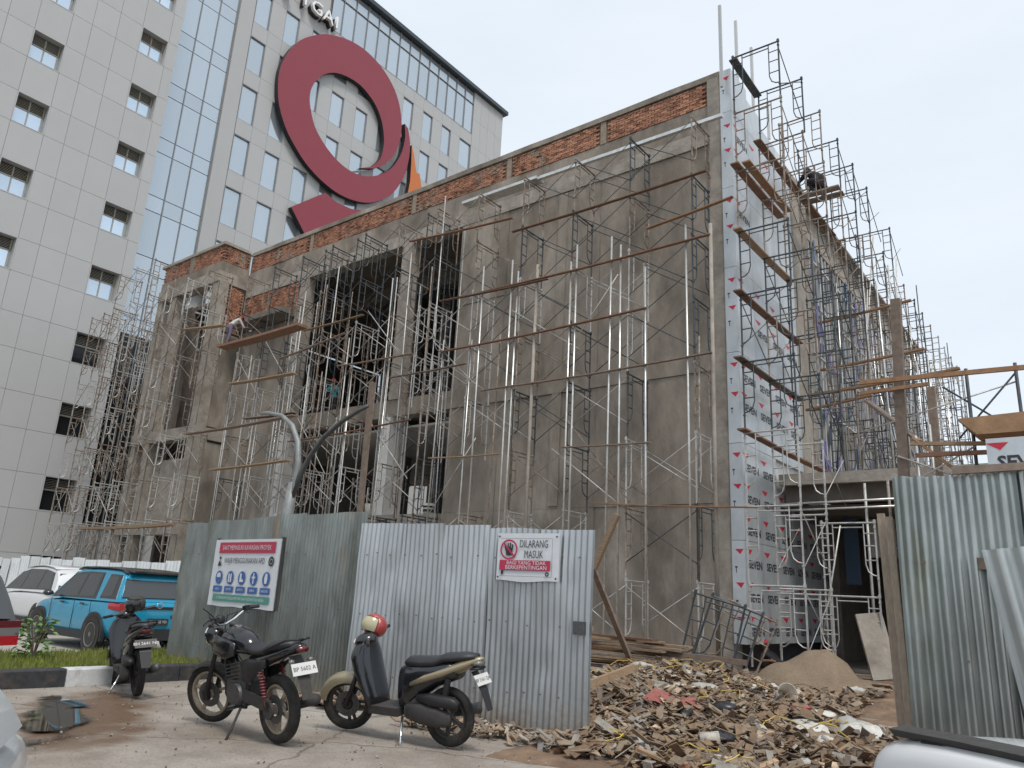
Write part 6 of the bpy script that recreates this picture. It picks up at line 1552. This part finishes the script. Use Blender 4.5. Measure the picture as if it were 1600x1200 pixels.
# ------------------------------------------------------------------ people
def person(label, loc, rz, J, cols, cap=None, rad=None):
    """one continuous body grown from a skeleton; J holds the joints in local metres"""
    E_ = [('pelvis', 'waist'), ('waist', 'chest'), ('chest', 'neck'), ('neck', 'chin'), ('chin', 'skull'), ('skull', 'crown')]
    for s in 'lr':
        E_ += [('chest', s + 'sho'), (s + 'sho', s + 'elb'), (s + 'elb', s + 'wri'), (s + 'wri', s + 'han'), ('pelvis', s + 'hip'), (s + 'hip', s + 'kne'), (s + 'kne', s + 'ank'), (s + 'ank', s + 'toe')]
    names = []
    for a, b in E_:
        for q in (a, b):
            if q not in names: names.append(q)
    names.remove('pelvis'); names.insert(0, 'pelvis')
    RAD = {'pelvis': (.15, .115), 'waist': (.14, .105), 'chest': (.165, .115), 'neck': (.055, .058), 'chin': (.068, .078), 'skull': (.082, .098), 'crown': (.05, .06)}
    if rad:
        for k_ in ('pelvis', 'waist', 'chest'): RAD[k_] = (RAD[k_][0] * rad, RAD[k_][1] * rad)
    for s in 'lr': RAD.update({s + 'sho': (.062 * (rad or 1), .062 * (rad or 1)), s + 'elb': (.045, .045), s + 'wri': (.03, .032), s + 'han': (.038, .02), s + 'hip': (.088 * (rad or 1), .088 * (rad or 1)), s + 'kne': (.06 * (rad or 1), .06 * (rad or 1)), s + 'ank': (.042, .045), s + 'toe': (.04, .03)})
    me = bpy.data.meshes.new('person_body')
    me.from_pydata([J[n_] for n_ in names], [(names.index(a), names.index(b)) for a, b in E_], [])
    ob = bpy.data.objects.new('body_tmp', me); COL.objects.link(ob)
    md = ob.modifiers.new('skin', 'SKIN'); md.use_smooth_shade = True
    if not me.skin_vertices: bpy.context.view_layer.update()
    if not me.skin_vertices:
        me.attributes.new('skin', 'FLOAT_VECTOR', 'POINT') if False else None
    sv = me.skin_vertices[0].data if me.skin_vertices else None
    if sv:
        for i, n_ in enumerate(names):
            sv[i].radius = RAD[n_]; sv[i].use_root = (n_ == 'pelvis')
    s2 = ob.modifiers.new('sub', 'SUBSURF'); s2.levels = 2; s2.render_levels = 2
    dg = bpy.context.evaluated_depsgraph_get(); m2 = bpy.data.meshes.new_from_object(ob.evaluated_get(dg))
    bpy.data.objects.remove(ob)
    # colour by nearest bone
    bones = [(Vector(J[a]), Vector(J[b]), a, b) for a, b in E_]
    def bone_of(p):
        best = None
        for a, b, na, nb in bones:
            d = b - a; t = max(0, min(1, (p - a).dot(d) / max(d.length_squared, 1e-9))); q = (p - a - d * t).length
            if best is None or q < best[0]: best = (q, na, nb, t)
        return best
    m2.materials.clear()
    for c in ('skin', cols[0], cols[1], 'blk_dust'): m2.materials.append(M[c])
    for p in m2.polygons:
        q, na, nb, t = bone_of(p.center); p.use_smooth = True
        k = 1
        if nb in ('chin', 'skull', 'crown') or nb[1:] == 'han' or (nb[1:] == 'wri' and t > .15 and cols[2]): k = 0
        elif nb[1:] in ('hip', 'kne', 'ank') or (na == 'pelvis' and t < .35): k = 2
        elif nb[1:] == 'toe': k = 3
        p.material_index = k
    # fingers, nose and ears belong to the same continuous figure
    bm = bmesh.new(); bm.from_mesh(m2)
    ex = MB()
    for s in 'lr':
        w_, h_ = Vector(J[s + 'wri']), Vector(J[s + 'han']); d = (h_ - w_).normalized(); sd = d.cross(Vector((0, 0, 1))); sd = (sd if sd.length > .1 else d.cross(Vector((1, 0, 0)))).normalized(); cu = d.cross(sd)
        for k in range(4):
            b = h_ + sd * (k - 1.5) * .019; L = (.062, .074, .07, .055)[k]
            ex.tube([b, b + d * L * .5 + cu * .008, b + d * L * .8 + cu * .03], [.0095, .009, .007], 6)
        b = h_ - sd * .03 - d * .03; ex.tube([b, b - sd * .025 + d * .03, b - sd * .025 + d * .055 + cu * .012], [.011, .010, .008], 6)
    sk, ch, cr_ = Vector(J['skull']), Vector(J['chin']), Vector(J['crown']); up = (cr_ - ch).normalized(); fwd = Vector(J.get('face', (1, 0, 0))); fwd = (fwd - up * fwd.dot(up)).normalized(); sdv = up.cross(fwd)
    ex.tube([ch.lerp(sk, .75) + fwd * .085, ch.lerp(sk, .45) + fwd * .112, ch.lerp(sk, .38) + fwd * .08], [.008, .014, .010], 6)
    for s in (-1, 1): ex.tube([sk + sdv * s * .085 - up * .05, sk + sdv * s * .097 - up * .02, sk + sdv * s * .09 + up * .01], [.010, .014, .010], 6)
    m3 = ex.mesh('extras', [M['skin'], M['skin']], True)
    bm.from_mesh(m3); bm.to_mesh(m2); bm.free(); bpy.data.meshes.remove(m3)
    root = link('person', m2, None, loc, (0, 0, rz)); tag(root, label, 'person')
    hm = MB()
    if cap:
        n, k2 = 16, 6; vs = []; fs = []
        for j in range(k2 + 1):
            th = math.pi * .5 * j / k2
            for i in range(n):
                ph = 2 * math.pi * i / n; rr_ = .105
                vs.append(tuple(sk + up * (.02 + .115 * math.cos(th)) + (fwd * math.cos(ph) * 1.12 + sdv * math.sin(ph)) * rr_ * math.sin(th)))
        for j in range(k2):
            for i in range(n): fs.append((j * n + i, j * n + (i + 1) % n, (j + 1) * n + (i + 1) % n, (j + 1) * n + i))
        hm.add(vs, fs)
        hm.add([tuple(sk + up * .02 + fwd * a + sdv * b) for a, b in ((.09, -.08), (.19, -.05), (.19, .05), (.09, .08))], [(0, 1, 2, 3)])
        o = hm.build('cap', M[cap], root, True)
    # eyes and mouth as small dark details
    ey = MB()
    for s in (-1, 1): ey.cb(tuple(ch.lerp(sk, .8) + fwd * .088 + sdv * s * .033), (.016, .02, .01))
    ey.cb(tuple(ch.lerp(sk, .08) + fwd * .078), (.012, .045, .008))
    ey.build('face_features', M['blk'], root)['kind'] = 'stuff'
    return root
def stand(bend=0.0, arm_l=((.25, .22, 1.15), (.5, .18, 1.2)), arm_r=((.2, -.25, 1.05), (.45, -.2, 1.1)), step=.12):
    b = math.sin(bend); c = math.cos(bend); hz = .90
    def up(h): return (b * h, 0, hz + c * h)
    J = {'pelvis': (0, 0, hz), 'waist': up(.18), 'chest': up(.42), 'neck': up(.56), 'chin': (b * .62 + .03, 0, hz + c * .62), 'skull': (b * .70 + .04, 0, hz + c * .71), 'crown': (b * .76 + .04, 0, hz + c * .79),
         'lsho': (b * .47, .19, hz + c * .47), 'rsho': (b * .47, -.19, hz + c * .47), 'lelb': arm_l[0], 'relb': arm_r[0], 'lwri': arm_l[1], 'rwri': arm_r[1],
         'lhip': (0, .1, hz - .06), 'rhip': (0, -.1, hz - .06), 'lkne': (.06 + step * .4, .12, .48), 'rkne': (.02 - step * .3, -.12, .48), 'lank': (step * .6, .12, .08), 'rank': (-step, -.12, .08), 'ltoe': (step * .6 + .17, .14, .04), 'rtoe': (-step + .17, -.14, .04), 'face': (1, 0, 0)}
    for s in 'lr':
        e, w_ = Vector(J[s + 'elb']), Vector(J[s + 'wri']); J[s + 'han'] = tuple(w_ + (w_ - e).normalized() * .08)
    return J
J = stand(R_(42), ((.52, .26, .98), (.74, .2, 1.12)), ((.50, -.26, .95), (.72, -.2, 1.02)))
person('worker in red cap and pale shirt bending on the left scaffold deck', (-28.35, 16.35, 10.95), R_(95), J, ('cloth_wh', 'cloth_pu', True), 'cap_red')
J = stand(R_(14), ((.22, .3, 1.1), (.44, .22, 1.12)), ((.2, -.3, 1.1), (.42, -.22, 1.2)))
person('worker in teal shirt standing inside the big window bay', (-25.0, 19.55, 8.13), R_(-60), J, ('cloth_te', 'cloth_dk', True), 'cap_red')
def crouch():
    J = {'pelvis': (0, 0, .36), 'waist': (.07, 0, .52), 'chest': (.24, 0, .70), 'neck': (.36, 0, .80), 'chin': (.43, 0, .84), 'skull': (.48, 0, .92), 'crown': (.49, 0, 1.0),
         'lsho': (.28, .2, .74), 'rsho': (.28, -.2, .74), 'lelb': (.50, .28, .56), 'relb': (.50, -.28, .56), 'lwri': (.70, .18, .46), 'rwri': (.70, -.16, .46), 'lhip': (.02, .11, .34), 'rhip': (.02, -.11, .34),
         'lkne': (.36, .2, .50), 'rkne': (.36, -.2, .48), 'lank': (.08, .16, .08), 'rank': (.08, -.16, .08), 'ltoe': (.25, .18, .04), 'rtoe': (.25, -.18, .04), 'face': (1, 0, -.4)}
    for s in 'lr':
        e, w_ = Vector(J[s + 'elb']), Vector(J[s + 'wri']); J[s + 'han'] = tuple(w_ + (w_ - e).normalized() * .08)
    return J
W3 = (-6.1, 23.2, 14.49)
o = person('worker in black clothes crouching high up on the side scaffold', W3, R_(150), crouch(), ('cloth_dk', 'cloth_dk', False), 'cloth_dk', 1.65); o.scale = (1.2, 1.2, 1.2)
plank((-6.75, 22.95, 14.46), (-5.5, 23.0, 14.46), 'wood_grey', 'short board under the feet of the worker in black', wd=.3, th=.05)
plank((-6.75, 23.4, 14.46), (-5.5, 23.45, 14.46), 'wood_grey', 'second short board under the worker in black', wd=.3, th=.05)
def recline():
    J = {'pelvis': (0, 0, .16), 'waist': (-.17, .02, .20), 'chest': (-.38, .03, .33), 'neck': (-.48, .03, .44), 'chin': (-.50, .03, .50), 'skull': (-.52, .03, .58), 'crown': (-.53, .03, .66),
         'lsho': (-.40, .22, .36), 'rsho': (-.42, -.16, .36), 'lelb': (-.52, .32, .12), 'relb': (-.30, -.34, .22), 'lwri': (-.30, .36, .07), 'rwri': (-.08, -.26, .24), 'lhip': (.04, .11, .15), 'rhip': (.04, -.11, .15),
         'lkne': (.42, .16, .34), 'rkne': (.46, -.12, .14), 'lank': (.72, .14, .09), 'rank': (.88, -.10, .09), 'ltoe': (.78, .15, .22), 'rtoe': (.94, -.12, .22), 'face': (1, 0, 0)}
    for s in 'lr':
        e, w_ = Vector(J[s + 'elb']), Vector(J[s + 'wri']); J[s + 'han'] = tuple(w_ + (w_ - e).normalized() * .08)
    return J
person('worker in dark clothes and red cap resting on the ground below the cladding', (-6.75, 19.4, 0.05), R_(-25), recline(), ('cloth_dk', 'cloth_dk', True), 'cap_red')
